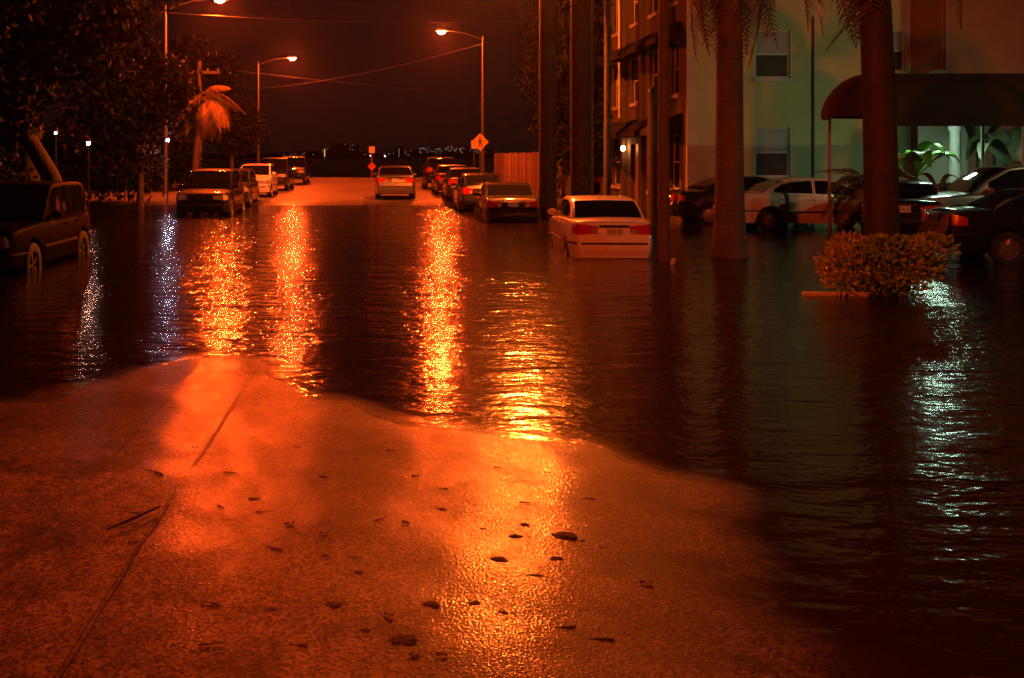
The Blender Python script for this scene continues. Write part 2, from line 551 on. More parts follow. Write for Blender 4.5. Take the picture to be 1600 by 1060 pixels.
# ------------------------------------------------------------------ cars
M_glass = mat('car_glass', (0.006, 0.006, 0.007), 0.05, spec=0.6)
M_tyre = mat('tyre', (0.012, 0.012, 0.012), 0.75, bump=(40, 0.003))
M_rim = mat('alloy', (0.55, 0.55, 0.56), 0.3, 0.9)
M_trim = mat('black_trim', (0.012, 0.012, 0.012), 0.5)
M_chrome = mat('chrome', (0.7, 0.7, 0.7), 0.12, 1.0)
M_red = mat('tail_lens', (0.48, 0.008, 0.006), 0.12, coat=1.0, bump=(70, 0.002))
M_clear = mat('head_lens', (0.55, 0.55, 0.53), 0.12, 0.4, coat=1.0, bump=(50, 0.003))
M_amber = mat('amber_lens', (0.6, 0.18, 0.02), 0.15, coat=1.0)
M_plate = mat('plate', (0.62, 0.60, 0.55), 0.45)
M_ink = mat('plate_ink', (0.05, 0.09, 0.06), 0.6)
def paint(name, c, rough=0.32, metal=0.0):
    return mat('paint_' + name, c, rough, metal, coat=1.0, spec=(.12 if max(c) < .05 else .5), bump=(55, (0.0002 if max(c) < .05 else 0.0006), 0))
P_white = paint('white', (0.78, 0.77, 0.74)); P_cream = paint('offwhite', (0.60, 0.55, 0.50))
P_silver = paint('silver', (0.33, 0.33, 0.35), 0.3, 0.55); P_grey = paint('grey', (0.16, 0.16, 0.18), 0.3, 0.5)
P_black = paint('black', (0.006, 0.006, 0.007), .5); P_navy = paint('navy', (0.014, 0.016, 0.028))
P_maroon = paint('maroon', (0.04, 0.012, 0.012)); P_green = paint('dark_green', (0.012, 0.02, 0.016))

SPEC = {
 # y from rear bumper (0) to front bumper (L)
 'sedan': dict(L=4.45, W=1.715, sill=0.23, r=0.305, ax=(0.93, 3.55),
    deck=[(0, .84), (.03, .93), (.10, .985), (.75, 1.0), (1.5, 1.0), (3.2, .93), (3.45, .90), (4.1, .78), (4.35, .68), (4.45, .60)],
    cab=[(.62, .99), (.95, 1.22), (1.30, 1.385), (1.8, 1.43), (2.4, 1.425), (2.75, 1.36), (3.1, 1.16), (3.42, .92)], tumble=0.36,
    tail=(.74, .95, .36, .26), head=(.58, .74, .42, .30), plate=(.80, .80), pillar=(1.98,), winy=(.98, 3.12)),
 'sedan2': dict(L=4.80, W=1.80, sill=0.24, r=0.32, ax=(1.02, 3.80),
    deck=[(0, .84), (.03, .94), (.10, 1.0), (.8, 1.03), (1.6, 1.01), (3.4, .95), (3.7, .91), (4.4, .80), (4.68, .70), (4.80, .60)],
    cab=[(.80, 1.02), (1.15, 1.24), (1.55, 1.41), (2.05, 1.46), (2.6, 1.455), (2.95, 1.39), (3.35, 1.17), (3.7, .93)], tumble=0.36,
    tail=(.74, .95, .36, .3), head=(.60, .76, .42, .30), plate=(.84, .62), pillar=(2.22,), winy=(1.15, 3.38)),
 'hatch': dict(L=4.1, W=1.72, sill=0.23, r=0.30, ax=(.72, 3.28),
    deck=[(0, .92), (.1, .98), (.8, 1.0), (2.8, .98), (3.1, .95), (3.75, .82), (4.0, .70), (4.1, .60)],
    cab=[(.08, .98), (.28, 1.26), (.55, 1.44), (1.1, 1.51), (1.8, 1.51), (2.3, 1.45), (2.75, 1.22), (3.12, .95)], tumble=0.30,
    tail=(.78, 1.02, .28, .2), head=(.62, .80, .40, .32), plate=(.74, .66), pillar=(1.65,), winy=(.42, 2.8)),
 'suv': dict(L=4.70, W=1.88, sill=0.33, r=0.375, ax=(.88, 3.75),
    deck=[(0, 1.02), (.08, 1.10), (.8, 1.12), (3.2, 1.08), (3.5, 1.06), (4.3, .98), (4.58, .90), (4.70, .72)],
    cab=[(.06, 1.10), (.20, 1.40), (.42, 1.66), (.9, 1.75), (2.0, 1.76), (2.55, 1.70), (3.05, 1.42), (3.48, 1.07)], tumble=0.26,
    tail=(.92, 1.22, .22, .16), head=(.74, .92, .40, .28), plate=(.84, .72), pillar=(1.15, 2.1), winy=(.34, 3.05)),
 'truck': dict(L=4.9, W=1.92, sill=0.40, r=0.40, ax=(1.0, 3.95),
    deck=[(0, 1.08), (.06, 1.14), (1.6, 1.15), (3.2, 1.13), (3.5, 1.12), (4.5, 1.07), (4.82, 1.00), (4.9, .80)],
    cab=[(.10, 1.12), (.2, 1.45), (.36, 1.72), (.8, 1.80), (2.1, 1.82), (2.65, 1.78), (2.95, 1.52), (3.3, 1.12)], tumble=0.15,
    tail=(.92, 1.2, .2, .16), head=(.78, .97, .36, .06), plate=(.9, .6), pillar=(1.2, 2.2), winy=(.36, 2.85)),
}
def interp(pts, y):
    return float(np.interp(y, [p[0] for p in pts], [p[1] for p in pts]))

def smooth_prof(pts):
    """resampled, rounded profile"""
    ys_ = np.linspace(pts[0][0], pts[-1][0], 161)
    z = np.interp(ys_, [p[0] for p in pts], [p[1] for p in pts])
    zz = z.copy()
    for _ in range(10):
        zz[1:-1] = (zz[:-2] + 2 * zz[1:-1] + zz[2:]) / 4
    return list(zip(ys_.tolist(), zz.tolist()))

CARMESH = {}
def car_meshes(kind):
    if kind in CARMESH:
        return CARMESH[kind]
    S = SPEC[kind]; L_, W = S['L'], S['W']; sill = S['sill']; r = S['r']
    deck = smooth_prof(S['deck']); cabp = smooth_prof(S['cab'])
    def halfw(y):
        t_ = abs(2 * y / L_ - 1)
        return W / 2 * (1 - 0.07 * t_ ** 3 - 0.13 * t_ ** 12)
    def wz(y, z):                         # half width at height z of the lower body
        return halfw(y) * (1 - 0.05 * ((z - 0.62) / 0.42) ** 2)
    def yend(z, front):                   # how far the end face leans in at height z
        if front:
            return 0.02 + 0.10 * max(0, (z - 0.5)) ** 1.2 + 0.12 * max(0, 0.42 - z)
        return 0.015 + 0.10 * max(0, (z - 0.62)) + 0.10 * max(0, 0.45 - z) - 0.045 * float(ss(.70, .64, z) * ss(.34, .42, z))
    def warp(y, z):
        a, b = yend(z, False), yend(z, True)
        # only the last 0.5 m at each end moves
        return y + a * max(0, 1 - y / 0.5) - b * max(0, 1 - (L_ - y) / 0.5)
    def bottom(y):
        zb = sill + 0.05 * max(0, 1 - y / .35) + 0.02 * max(0, 1 - (L_ - y) / .4)
        for a in S['ax']:
            q = (r * 1.22) ** 2 - (y - a) ** 2
            if q > 0:
                zb = max(zb, r + math.sqrt(q) * 1.0)
        return zb
    ysn = sorted(set([round(v, 4) for v in np.linspace(0, L_, 75)] + [round(a + s * r * 1.22 * c, 4) for a in S['ax'] for s in (-1, 1) for c in (0.9999, .98, .93, .8, .6, .35, 0)]
                     + [.02, .05, round(L_ - .02, 4), round(L_ - .05, 4)]))
    ysn = [y for y in ysn if 0 <= y <= L_]
    secs = []
    for y in ysn:
        zb, zd = bottom(y), interp(deck, y)
        row = []
        for k in range(9):
            z = zb + (zd - 0.03 - zb) * k / 8
            row.append((wz(y, z), warp(y, z), z))
        wt = row[-1][0]
        for fx, dz in ((.985, .018), (.95, .030), (.85, .042), (.55, .058), (.25, .064), (0, .066)):
            row.append((wt * fx, warp(y, zd + dz), zd - 0.03 + dz * (1.0 if fx > .9 else 1.0)))
        secs.append(row)
    body = MB()
    full = [[(-p[0], p[1], p[2]) for p in row] + [p for p in row[::-1][1:]] for row in secs]
    body.grid(full)
    for row in (secs[0], secs[-1]):
        n = len(row)
        for k in range(n - 1):
            a, b = row[k], row[k + 1]
            body.quad((-a[0], a[1], a[2]), (a[0], a[1], a[2]), (b[0], b[1], b[2]), (-b[0], b[1], b[2]))
    for k in range(len(secs) - 1):
        a, b = secs[k][0], secs[k + 1][0]
        body.quad((-a[0], a[1], a[2]), (a[0], a[1], a[2]), (b[0], b[1], b[2]), (-b[0], b[1], b[2]))
    M = {'body': (body.mesh('body', 38), None)}
    # cabin
    y0, y1 = cabp[0][0], cabp[-1][0]
    tum = S['tumble']
    def cw(y, z):
        zd = interp(deck, y)
        t_ = abs((y - (y0 + y1) / 2) / ((y1 - y0) / 2))
        return (halfw(y) - 0.055) * (1 - 0.06 * t_ ** 4) - tum * max(0, z - zd)
    rows = []
    for y in np.linspace(y0, y1, 45):
        zt = interp(cabp, y); zb = min(interp(deck, y) - 0.04, zt - 0.02)
        row = []
        for k in range(6):
            z = zb + (zt - 0.045 - zb) * k / 5 if zt - 0.045 > zb else zb + 0.001 * k
            row.append((cw(y, z), y, z))
        w_ = row[-1][0]
        hh = zt - row[-1][2]
        for fx, fz in ((.985, .45), (.94, .75), (.82, .9), (.5, 1.05), (.2, 1.15), (0, 1.18)):
            row.append((w_ * fx, y, row[-1][2] if False else zt - hh + hh * fz))
        rows.append([(-p[0], p[1], p[2]) for p in row] + row[::-1][1:])
    M['cabin'] = (MB().grid(rows).mesh('cabin', 45), None)
    def ctop(y, fx):
        zt = interp(cabp, y); zb = interp(deck, y) - .04
        z0 = max(zt - 0.045, zb)
        w_ = cw(y, z0)
        fz = np.interp(fx, [0, .2, .5, .82, .94, 1], [1.18, 1.15, 1.05, .9, .75, 0])
        return w_ * fx, zt - 0.045 + 0.045 * fz
    def screen(ya, yb, name):
        rws = []
        for y in np.linspace(ya, yb, 10):
            row = []
            dzdy = (interp(cabp, y + .02) - interp(cabp, y - .02)) / .04
            nrm = Vector((0, -dzdy, 1)).normalized() * 0.007
            for fx in np.linspace(-.90, .90, 11):
                x, z = ctop(y, abs(fx))
                row.append((x * (1 if fx > 0 else -1), y + nrm.y, z + nrm.z))
            rws.append(row)
        return MB().grid(rws).mesh(name, 60)
    zpk = max(z for _, z in cabp)
    yr = [y for y, z in cabp if z > zpk - 0.07]
    M['rear_window'] = (screen(y0 + 0.07, yr[0] - 0.02, 'rear_window'), M_glass)
    M['windscreen'] = (screen(yr[-1] + 0.04, y1 - 0.06, 'windscreen'), M_glass)
    # side windows between pillars
    wy0, wy1 = S['winy']
    cuts = [wy0] + list(S['pillar']) + [wy1]
    side = []
    for k in range(len(cuts) - 1):
        a, b = cuts[k] + (0.04 if k else 0), cuts[k + 1] - (0.04 if k < len(cuts) - 2 else 0)
        rws = []
        for y in np.linspace(a, b, 12):
            zb = interp(deck, y) + 0.045
            zt = max(zb + 0.004, interp(cabp, y) - 0.075)
            rws.append([(cw(y, z) + 0.006, y, z) for z in np.linspace(zb, zt, 4)])
        side.append(MB().grid(rws).mesh('side_window', 60))
    M['side'] = side
    # lamps wrapping the corners
    def wrap(z0, z1, win, wside, front, name, inner=0.0):
        def path(z, t_):
            if t_ <= 0.6:
                x = wz(0 if not front else L_, z) - 0.0 - win * (1 - t_ / 0.6) - 0.0
                e = 0.0
                y = warp(0, z) - 0.012 if not front else warp(L_, z) + 0.012
                return (x + 0.004, y, z)
            d_ = wside * (t_ - 0.6) / 0.4
            yy = d_ if not front else L_ - d_
            return (wz(yy, z) + 0.010, warp(yy, z), z)
        ts = [0, .12, .24, .36, .48, .6, .7, .8, .9, 1.0]
        def zz_(k, t_):
            lo_, hi_ = z0 + .035 * max(0, 1 - t_ / .5), z1 - .05 * max(0, 1 - t_ / .7) - .06 * max(0, (t_ - .7) / .3)
            return lo_ + (hi_ - lo_) * k / 4
        rws = [[path(zz_(k, t_), t_) for t_ in ts] for k in range(5)]
        mb_ = MB().grid(rws)
        # skirt back into the body
        ring = rws[0] + [rr[-1] for rr in rws[1:-1]] + rws[-1][::-1] + [rr[0] for rr in rws[1:-1]][::-1]
        yc = 0.3 if not front else L_ - 0.3
        inn = [(p[0] * 0.96, p[1] + (yc - p[1]) * 0.08, p[2]) for p in ring]
        mb_.grid([ring, inn], True)
        return mb_.mesh(name, 40)
    tl, hd = S['tail'], S['head']
    M['taillight'] = (wrap(tl[0], tl[1], tl[2], tl[3], False, 'taillight'), M_red)
    M['headlight'] = (wrap(hd[0], hd[1], hd[2], hd[3], True, 'headlight'), M_clear)
    # reversing lamp inset on the tail lens
    zc = (tl[0] + tl[1]) / 2
    xr = wz(0, zc) - tl[2] * 0.93
    M['reversing_lamp'] = (MB().box(xr, xr + tl[2] * .28, warp(0, zc) - .022, warp(0, zc) + .03, tl[0] + .012, zc + .01).mesh('reversing_lamp'), M_clear)
    # bumper moulding strips
    def bstrip(z0, z1, front, out, name):
        rws = []
        for z in (z0, z0 + .006, z1 - .006, z1):
            o_ = out if z0 < z < z1 else 0.0
            row = []
            for side_ in (-1, 1):
                seg = []
                for d_ in (0.7, .4, .2, .08):
                    yy = d_ if not front else L_ - d_
                    seg.append((side_ * (wz(yy, z) + o_), warp(yy, z), z))
                yb = (warp(0, z) - o_) if not front else (warp(L_, z) + o_)
                seg.append((side_ * (wz(0, z) - .05), yb, z))
                row += seg if side_ < 0 else seg[::-1]
            rws.append(row)
        return MB().grid(rws).mesh(name, 40)
    M['bumper_strip'] = (bstrip(.545 + (sill - .23), .585 + (sill - .23), False, .012, 'bumper_strip'), M_trim)
    M['front_bumper_strip'] = (bstrip(.46 + (sill - .23), .50 + (sill - .23), True, .012, 'front_bumper_strip'), M_trim)
    # plate with garnish
    pz, gw = S['plate']
    yb = warp(0, pz)
    M['number_plate'] = (MB().box(-.155, .155, yb - .018, yb + .01, pz - .075, pz + .075).mesh('number_plate'), M_plate)
    M['plate_characters'] = (None, M_ink)
    ch = MB()
    for k in range(6):
        x = -.125 + k * .05
        ch.box(x, x + .010, yb - .021, yb - .0181, pz - .045, pz + .035)
        if k % 2 == 0: ch.box(x + .012, x + .030, yb - .021, yb - .0181, pz + .022, pz + .035)
        if k % 3: ch.box(x + .024, x + .034, yb - .021, yb - .0181, pz - .045, pz + .015)
    M['plate_characters'] = (ch.mesh('plate_characters'), M_ink)
    M['plate_garnish'] = (MB().box(-.29, .29, yb - .030, yb + .02, pz + .090, pz + .125).mesh('plate_garnish'), M_chrome)
    # grille
    gz0 = hd[0]
    M['grille'] = (MB().box(-(W / 2 - hd[2] - .12), W / 2 - hd[2] - .12, warp(L_, gz0) - .02, warp(L_, gz0) + .012, gz0 - .01, hd[1] - .01).mesh('grille'), M_trim)
    # mirrors, door handles
    ym, zm = y1 - 0.42, interp(deck, y1 - .42) + .09
    mr = MB()
    rws = []
    for k in range(6):
        q = k / 5
        s_ = math.sin(math.pi * (0.15 + 0.8 * q)) ** .6
        rws.append([(cw(ym, zm) + .02 + .19 * q, ym + .06 * s_ * math.cos(a), zm + .075 * s_ * math.sin(a)) for a in [2 * math.pi * j / 8 for j in range(8)]])
    mr.grid(rws, True); mr.f.append(tuple(40 + j for j in range(8)))
    M['mirror'] = (mr.mesh('door_mirror', 50), None)
    hs = []
    for c in S['pillar'][-1:]:
        for yy in (c - 0.28 + .1, c - 1.0 + .1):
            if yy > .5:
                zz = interp(deck, yy) - .12
                hs.append(MB().box(wz(yy, zz) - .005, wz(yy, zz) + .028, yy, yy + .19, zz, zz + .03).mesh('door_handle'))
    M['handles'] = hs
    # door side moulding
    rws = []
    a0, a1 = S['ax'][0] + r * 1.35, S['ax'][1] - r * 1.35
    for z, o_ in ((.50, 0), (.505, .012), (.545, .012), (.55, 0)):
        zz = z + (sill - .23)
        rws.append([(wz(y, zz) + o_, y, zz) for y in np.linspace(a0, a1, 8)])
    M['side_moulding'] = (MB().grid(rws).mesh('side_moulding', 40), M_trim)
    # panel gaps of doors and boot lid
    gp = MB()
    for yy in [S['winy'][1] - .02] + list(S['pillar']) + [S['winy'][0] + .12]:
        zs_ = np.linspace(bottom(yy) + .06, interp(deck, yy) - .04, 7)
        gp.grid([[(wz(yy + d_, z) + .002, yy + d_, z) for z in zs_] for d_ in (-.004, .004)])
    xg = wz(0, tl[0]) - tl[2] - .015
    zs_ = np.linspace(.67 + (sill - .23), interp(deck, 0) - .05, 5)
    gp.grid([[(xg + d_, warp(0, z) - .003, z) for z in zs_] for d_ in (-.004, .004)])
    M['panel_gap'] = (gp.mesh('panel_gap'), M_trim)
    # wheels
    ty = MB().lathe([(r * .62, -.10), (r * .93, -.105), (r * .985, -.085), (r, -.05), (r, .05), (r * .985, .085), (r * .93, .105), (r * .62, .10)], 28, 'x')
    M['tyre'] = (ty.mesh('wheel', 45), M_tyre)
    rm = MB().lathe([(r * .63, .085), (r * .60, .09), (r * .56, .05), (r * .20, .045), (.05, .06), (0.001, .06)], 24, 'x')
    for k in range(5):
        a = 2 * math.pi * k / 5
        c, s = math.cos(a), math.sin(a)
        pts = []
        for rad, hw in ((.04, .04), (r * .58, .028)):
            for q in (-1, 1):
                pts.append((rad * c - q * hw * s, rad * s + q * hw * c))
        rm.v += [(.088, *pts[0]), (.088, *pts[1]), (.082, *pts[3]), (.082, *pts[2]), (.05, *pts[0]), (.05, *pts[1]), (.05, *pts[3]), (.05, *pts[2])]
        i = len(rm.v) - 8
        rm.f += [(i, i + 1, i + 2, i + 3), (i, i + 4, i + 5, i + 1), (i + 3, i + 2, i + 6, i + 7), (i + 1, i + 5, i + 6, i + 2), (i, i + 3, i + 7, i + 4)]
    M['rim'] = (rm.mesh('rim', 40), M_rim)
    for k, q in M.items():
        if isinstance(q, tuple):
            q[0].materials.append(q[1] or P_black)
        else:
            for me in q:
                me.materials.append(M_glass if k == 'side' else P_black)
    CARMESH[kind] = M
    return M

def car(name, label, kind, x, y, yaw, pm, z=None, pitch=0.0, cat='car', group=None, rim=None):
    """(x, y): middle of the car; yaw 0 = nose pointing away from the camera (+Y)"""
    S = SPEC[kind]; M = car_meshes(kind)
    zz = gz(x, y) if z is None else z
    t = thing(name, label, cat, (x, y, zz), yaw, group)
    t.rotation_euler = (pitch, 0, yaw)
    off = (0, -S['L'] / 2, 0)
    for k in ('body', 'cabin'):
        share(k, M[k][0], t, off, m=pm)
    for k in ('windscreen', 'rear_window', 'bumper_strip', 'front_bumper_strip', 'number_plate', 'plate_garnish', 'grille'):
        o = share(k, M[k][0], t, off)
        if k == 'number_plate':
            share('plate_characters', M['plate_characters'][0], o)
    for s in (1, -1):
        sc = (s, 1, 1)
        for me in M['side']:
            share('side_window', me, t, off, scale=sc)
        tlt = share('taillight', M['taillight'][0], t, off, scale=sc)
        share('reversing_lamp', M['reversing_lamp'][0], tlt)
        share('headlight', M['headlight'][0], t, off, scale=sc)
        share('door_mirror', M['mirror'][0], t, off, scale=sc, m=pm)
        for me in M['handles']:
            share('door_handle', me, t, off, scale=sc, m=pm)
        share('side_moulding', M['side_moulding'][0], t, off, scale=sc)
        share('panel_gap', M['panel_gap'][0], t, off, scale=sc)
        for a in S['ax']:
            wv = share('wheel', M['tyre'][0], t, (s * (S['W'] / 2 - .12), a - S['L'] / 2, S['r']), scale=sc)
            share('rim', M['rim'][0], wv, m=rim)
    return t

PK = 'cars parked along the street'
LOT = 'cars parked in front of the apartment building'
car('stranded_sedan', 'white sedan with red tail lamps standing bumper deep in the flood', 'sedan', 4.62, 22.3, R(-2.6), P_white, z=-0.27)
car('departing_sedan', 'grey sedan seen from behind on the dry road, alone in the lane', 'sedan2', 0.50, 46.8, 0, P_grey, z=gz(.5, 46))
# right hand row, nearest first
car('parked_sedan', 'black sedan standing in the flood just beyond the white stranded sedan', 'sedan2', 3.95, 33.3, R(-1), P_black, group=PK)
car('parked_hatchback', 'dark small car parked directly in front of the black flooded sedan', 'hatch', 3.55, 38.6, 0, P_navy, group=PK)
car('parked_sedan', 'dark sedan at the edge of the flood, third of the row on the right', 'sedan', 3.45, 44.4, 0, P_navy, group=PK)
car('parked_sedan', 'dark sedan parked right behind the tall off-roader at the far end of the right row', 'sedan2', 3.3, 50.6, 0, P_maroon, group=PK)
car('parked_off_roader', 'tall off-roader with lamplight on its roof, farthest of the right hand row', 'suv', 3.1, 57.6, 0, P_black, group=PK)
# left hand row, noses towards us
car('parked_off_roader', 'black off-roader with orange light along its roof, nearest of the far left row', 'suv', -6.1, 36.4, math.pi, P_black, group=PK)
car('parked_hatchback', 'dark small car half hidden behind the nearest black off-roader on the left', 'hatch', -6.2, 42.4, math.pi, P_green, group=PK)
car('parked_hatchback', 'white small car in the middle of the left hand row', 'hatch', -6.0, 48.3, math.pi, P_white, group=PK)
car('parked_off_roader', 'black off-roader parked right behind the white small car on the left', 'suv', -5.95, 55.6, math.pi, P_navy, group=PK)
car('parked_off_roader', 'dark off-roader with glinting roof, farthest of the left hand row', 'suv', -5.75, 65.0, math.pi, P_black, group=PK)
car('near_off_roader', 'black off-roader in the deep shade of the tree at the left edge, headlamp towards us', 'truck', -7.05, 19.4, math.pi, mat('paint_shaded_black', (.004, .004, .005), .5, coat=.0, spec=.02), z=-0.30, rim=M_tyre)  # shade put into the paint: darker, no gloss; rims in tyre black too
# parking lot on the right
car('lot_sedan', 'off white sedan seen side on under the green wall window', 'sedan2', 11.85, 28.6, R(-90), P_cream, z=-0.04, group=LOT)
car('lot_sedan', 'black sedan half hidden behind the swollen palm trunk and the off white sedan', 'sedan2', 10.9, 31.0, R(-88), P_black, z=-0.04, group=LOT)
car('lot_sedan', 'black sedan with red tail lamp behind the near palm trunk and leafy shrub', 'sedan2', 13.0, 25.8, R(-25), P_black, z=-0.05, group=LOT)
car('lot_off_roader', 'silver off-roader with its nose to the left before the entrance canopy', 'suv', 14.75, 24.4, R(84), P_silver, z=.06, group=LOT)
car('lot_sedan', 'black sedan with orange glints cut by the right edge of the picture', 'sedan2', 13.25, 19.9, R(-99), P_black, z=-0.05, group=LOT)
car('lot_sedan', 'dark car far back between the palms and the street side of the building', 'sedan', 8.6, 47.5, R(8), P_black)

# ------------------------------------------------------------------ buildings
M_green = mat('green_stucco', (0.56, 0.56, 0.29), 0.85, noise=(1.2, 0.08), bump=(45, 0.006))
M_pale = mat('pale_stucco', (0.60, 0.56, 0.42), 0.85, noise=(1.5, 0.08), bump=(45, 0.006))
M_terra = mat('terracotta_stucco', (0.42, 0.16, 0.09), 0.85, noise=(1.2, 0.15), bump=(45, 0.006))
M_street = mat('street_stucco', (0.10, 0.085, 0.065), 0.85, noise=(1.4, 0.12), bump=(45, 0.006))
M_frame = mat('window_frame', (0.62, 0.63, 0.58), 0.5)
M_pane = mat('window_blind', (0.27, 0.29, 0.28), 0.45)
M_dark = mat('window_dark', (0.02, 0.022, 0.02), 0.12)
M_screen = mat('insect_screen', (0.045, 0.05, 0.045), 0.7, bump=(300, 0.001))
M_awn = mat('awning_canvas', (0.012, 0.014, 0.022), 0.8, bump=(90, 0.003))
M_sill = mat('sill', (0.6, 0.6, 0.52), 0.8)
M_pipe = mat('white_pipe', (0.75, 0.75, 0.74), 0.35)

def wall(mb, o, u, n, u0, u1, z0, z1, openings, depth=0.12):
    """flat wall with real openings and reveals; o origin, u along, n outward"""
    o, u, n = Vector(o), Vector(u), Vector(n)
    us = sorted({u0, u1, *[q for a in openings for q in a[:2]]})
    zs = sorted({z0, z1, *[q for a in openings for q in a[2:]]})
    P = lambda a, z, d=0: o + u * a + Vector((0, 0, z)) - n * d
    for a, b in zip(us[:-1], us[1:]):
        for c, d in zip(zs[:-1], zs[1:]):
            mu, mz = (a + b) / 2, (c + d) / 2
            if any(q[0] < mu < q[1] and q[2] < mz < q[3] for q in openings):
                continue
            mb.quad(P(a, c), P(b, c), P(b, d), P(a, d))
    for a, b, c, d in openings:
        for (p, q) in (((a, c), (b, c)), ((b, c), (b, d)), ((b, d), (a, d)), ((a, d), (a, c))):
            mb.quad(P(*p), P(*q), P(*q, depth), P(*p, depth))

def orient_box(mb, o, u, n, a, b, c, d, p, q):
    """box a..b along u, c..d in z, p..q outward along n"""
    o, u, n = Vector(o), Vector(u), Vector(n)
    i = len(mb.v)
    for z in (c, d):
        for (s, t_) in ((a, p), (b, p), (b, q), (a, q)):
            mb.v.append(tuple(o + u * s + n * t_ + Vector((0, 0, z))))
    for f in ((0, 3, 2, 1), (4, 5, 6, 7), (0, 1, 5, 4), (1, 2, 6, 5), (2, 3, 7, 6), (3, 0, 4, 7)):
        mb.f.append(tuple(i + k for k in f))

def window(parent, o, u, n, a, b, c, d, top=None, low=None, sill=True, depth=0.12, fm=None):
    fm = fm or M_frame
    f = MB(); t = 0.055
    for (p, q, r_, s) in ((a, b, c, c + t), (a, b, d - t, d), (a, a + t, c + t, d - t), (b - t, b, c + t, d - t), (a + t, b - t, (c + d) / 2 - .03, (c + d) / 2 + .03)):
        orient_box(f, o, u, n, p, q, r_, s, -depth, -depth + .05)
    fo = f.build('window', fm, parent)
    up = MB(); orient_box(up, o, u, n, a + t, b - t, (c + d) / 2 + .03, d - t, -depth - .01, -depth + .012)
    lo = MB(); orient_box(lo, o, u, n, a + t, b - t, c + t, (c + d) / 2 - .03, -depth - .01, -depth + .03)
    up.build('pane', top or M_pane, fo)
    lo.build('pane', low or M_screen, fo)
    if sill:
        s = MB(); orient_box(s, o, u, n, a - .08, b + .08, c - .14, c - .002, -depth + .001, .06)
        s.build('sill', M_sill, fo)
    return fo

def awning(parent, o, u, n, a, b, z0, z1, out):
    mb = MB(); o_, u_, n_ = Vector(o), Vector(u), Vector(n)
    P = lambda s, z, q: o_ + u_ * s + n_ * q + Vector((0, 0, z))
    prof = [(0.004, z1), (out * .55, z1 - (z1 - z0) * .28), (out, z0 + .16), (out + .003, z0), (out - .02, z0), (out - .02, z0 + .15), (out * .53, z1 - (z1 - z0) * .30), (.004, z1 - .04)]
    rows = [[P(s, z, q) for q, z in prof] for s in (a, b)]
    mb.grid(rows, True)
    for s in (a, b):
        mb.quad(P(s, z1 - .02, .01), P(s, z1 - (z1 - z0) * .29, out * .55), P(s, z0 + .02, out - .01), P(s, z0 + .02, .01))
    return mb.build('awning', M_awn, parent)

BX, BY = 9.78, 33.0       # street corner of the apartment building
bld = thing('apartment_building', 'green stucco apartment building with dark awnings on its street side', 'building', (0, 0, 0))
H = 10.2
fr_o, fr_u, fr_n = (BX, BY, 0), (1, 0, 0), (0, -1, 0)
wins = [(2.18, 3.30, 1.35, 2.93), (2.18, 3.30, 4.54, 6.08), (2.18, 3.30, 7.7, 9.2), (6.2, 7.0, 4.75, 6.1)]
mb = MB(); wall(mb, fr_o, fr_u, fr_n, 0.0, 7.2, -0.3, H, wins)
mb.build('front_wall', M_green, bld)
for q in wins:
    window(bld, fr_o, fr_u, fr_n, *q)
# projecting bay to the right of the drain joint
mb = MB()
orient_box(mb, fr_o, fr_u, fr_n, 4.06, 6.15, -0.28, 6.52, 0.002, .07)
mb.build('wall_panel', M_green, bld)
mb = MB(); mb.tube([(BX + 4.02, BY - .035, -.2), (BX + 4.02, BY - .035, 6.5)], .028, 8)
mb.build('drain_pipe', mat('brown_pipe', (0.10, 0.05, 0.03), 0.5), bld, 40)
# corner pilasters
mb = MB(); orient_box(mb, fr_o, fr_u, fr_n, -.03, .30, -.28, H + .02, .002, .06); mb.build('corner_pilaster', M_pale, bld)
# street side
st_o, st_u, st_n = (BX, BY, 0), (0, 1, 0), (-1, 0, 0)
cols = [(1.0, 1.9), (3.6, 4.7), (6.4, 7.5), (9.6, 10.6)]
sw = [(a, b, c, d) for a, b in cols for c, d in ((4.1, 5.85), (7.2, 8.9))]
gw = [(.9, 2.0, .9, 2.75), (3.4, 4.9, .75, 2.75), (9.4, 10.8, .8, 2.75)]
door = [(6.3, 7.6, -.05, 2.5)]
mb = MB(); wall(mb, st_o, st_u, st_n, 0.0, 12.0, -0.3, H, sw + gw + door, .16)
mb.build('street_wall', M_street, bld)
for q in sw + gw:
    window(bld, st_o, st_u, st_n, *q, top=M_dark, low=M_dark, depth=.16)
d = MB(); orient_box(d, st_o, st_u, st_n, 6.3, 7.6, -.05, 2.5, -.2, -.15)
dd = d.build('street_door', mat('door_wood', (0.34, 0.22, 0.12), .5, noise=(8, .2)), bld)
d = MB(); orient_box(d, st_o, st_u, st_n, 7.35, 7.42, .95, 1.1, -.148, -.10); d.build('handle', M_chrome, dd)
for a, b in cols:
    awning(bld, st_o, st_u, st_n, a - .3, b + .3, 5.75, 6.5, .85)
    awning(bld, st_o, st_u, st_n, a - .4, b + .4, 2.72, 3.45, .95)
for k, uu in enumerate((2.75, 5.55, 8.55, 11.6)):
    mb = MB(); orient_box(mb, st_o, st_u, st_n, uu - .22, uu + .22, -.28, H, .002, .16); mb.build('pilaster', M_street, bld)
mb = MB(); mb.tube([(BX - .10, BY + 9.15, 3.6), (BX - .10, BY + 9.15, H)], .055, 8); mb.build('downpipe', M_pipe, bld, 40)
mb = MB(); mb.box(BX - .12, BX + 7.3, BY - .12, BY + 12.1, H, H + .35); mb.build('parapet', M_pale, bld)
mb = MB(); wall(mb, (BX, BY + 12, 0), (1, 0, 0), (0, 1, 0), 0, 7.2, -.3, H, []); mb.build('back_wall', M_green, bld)
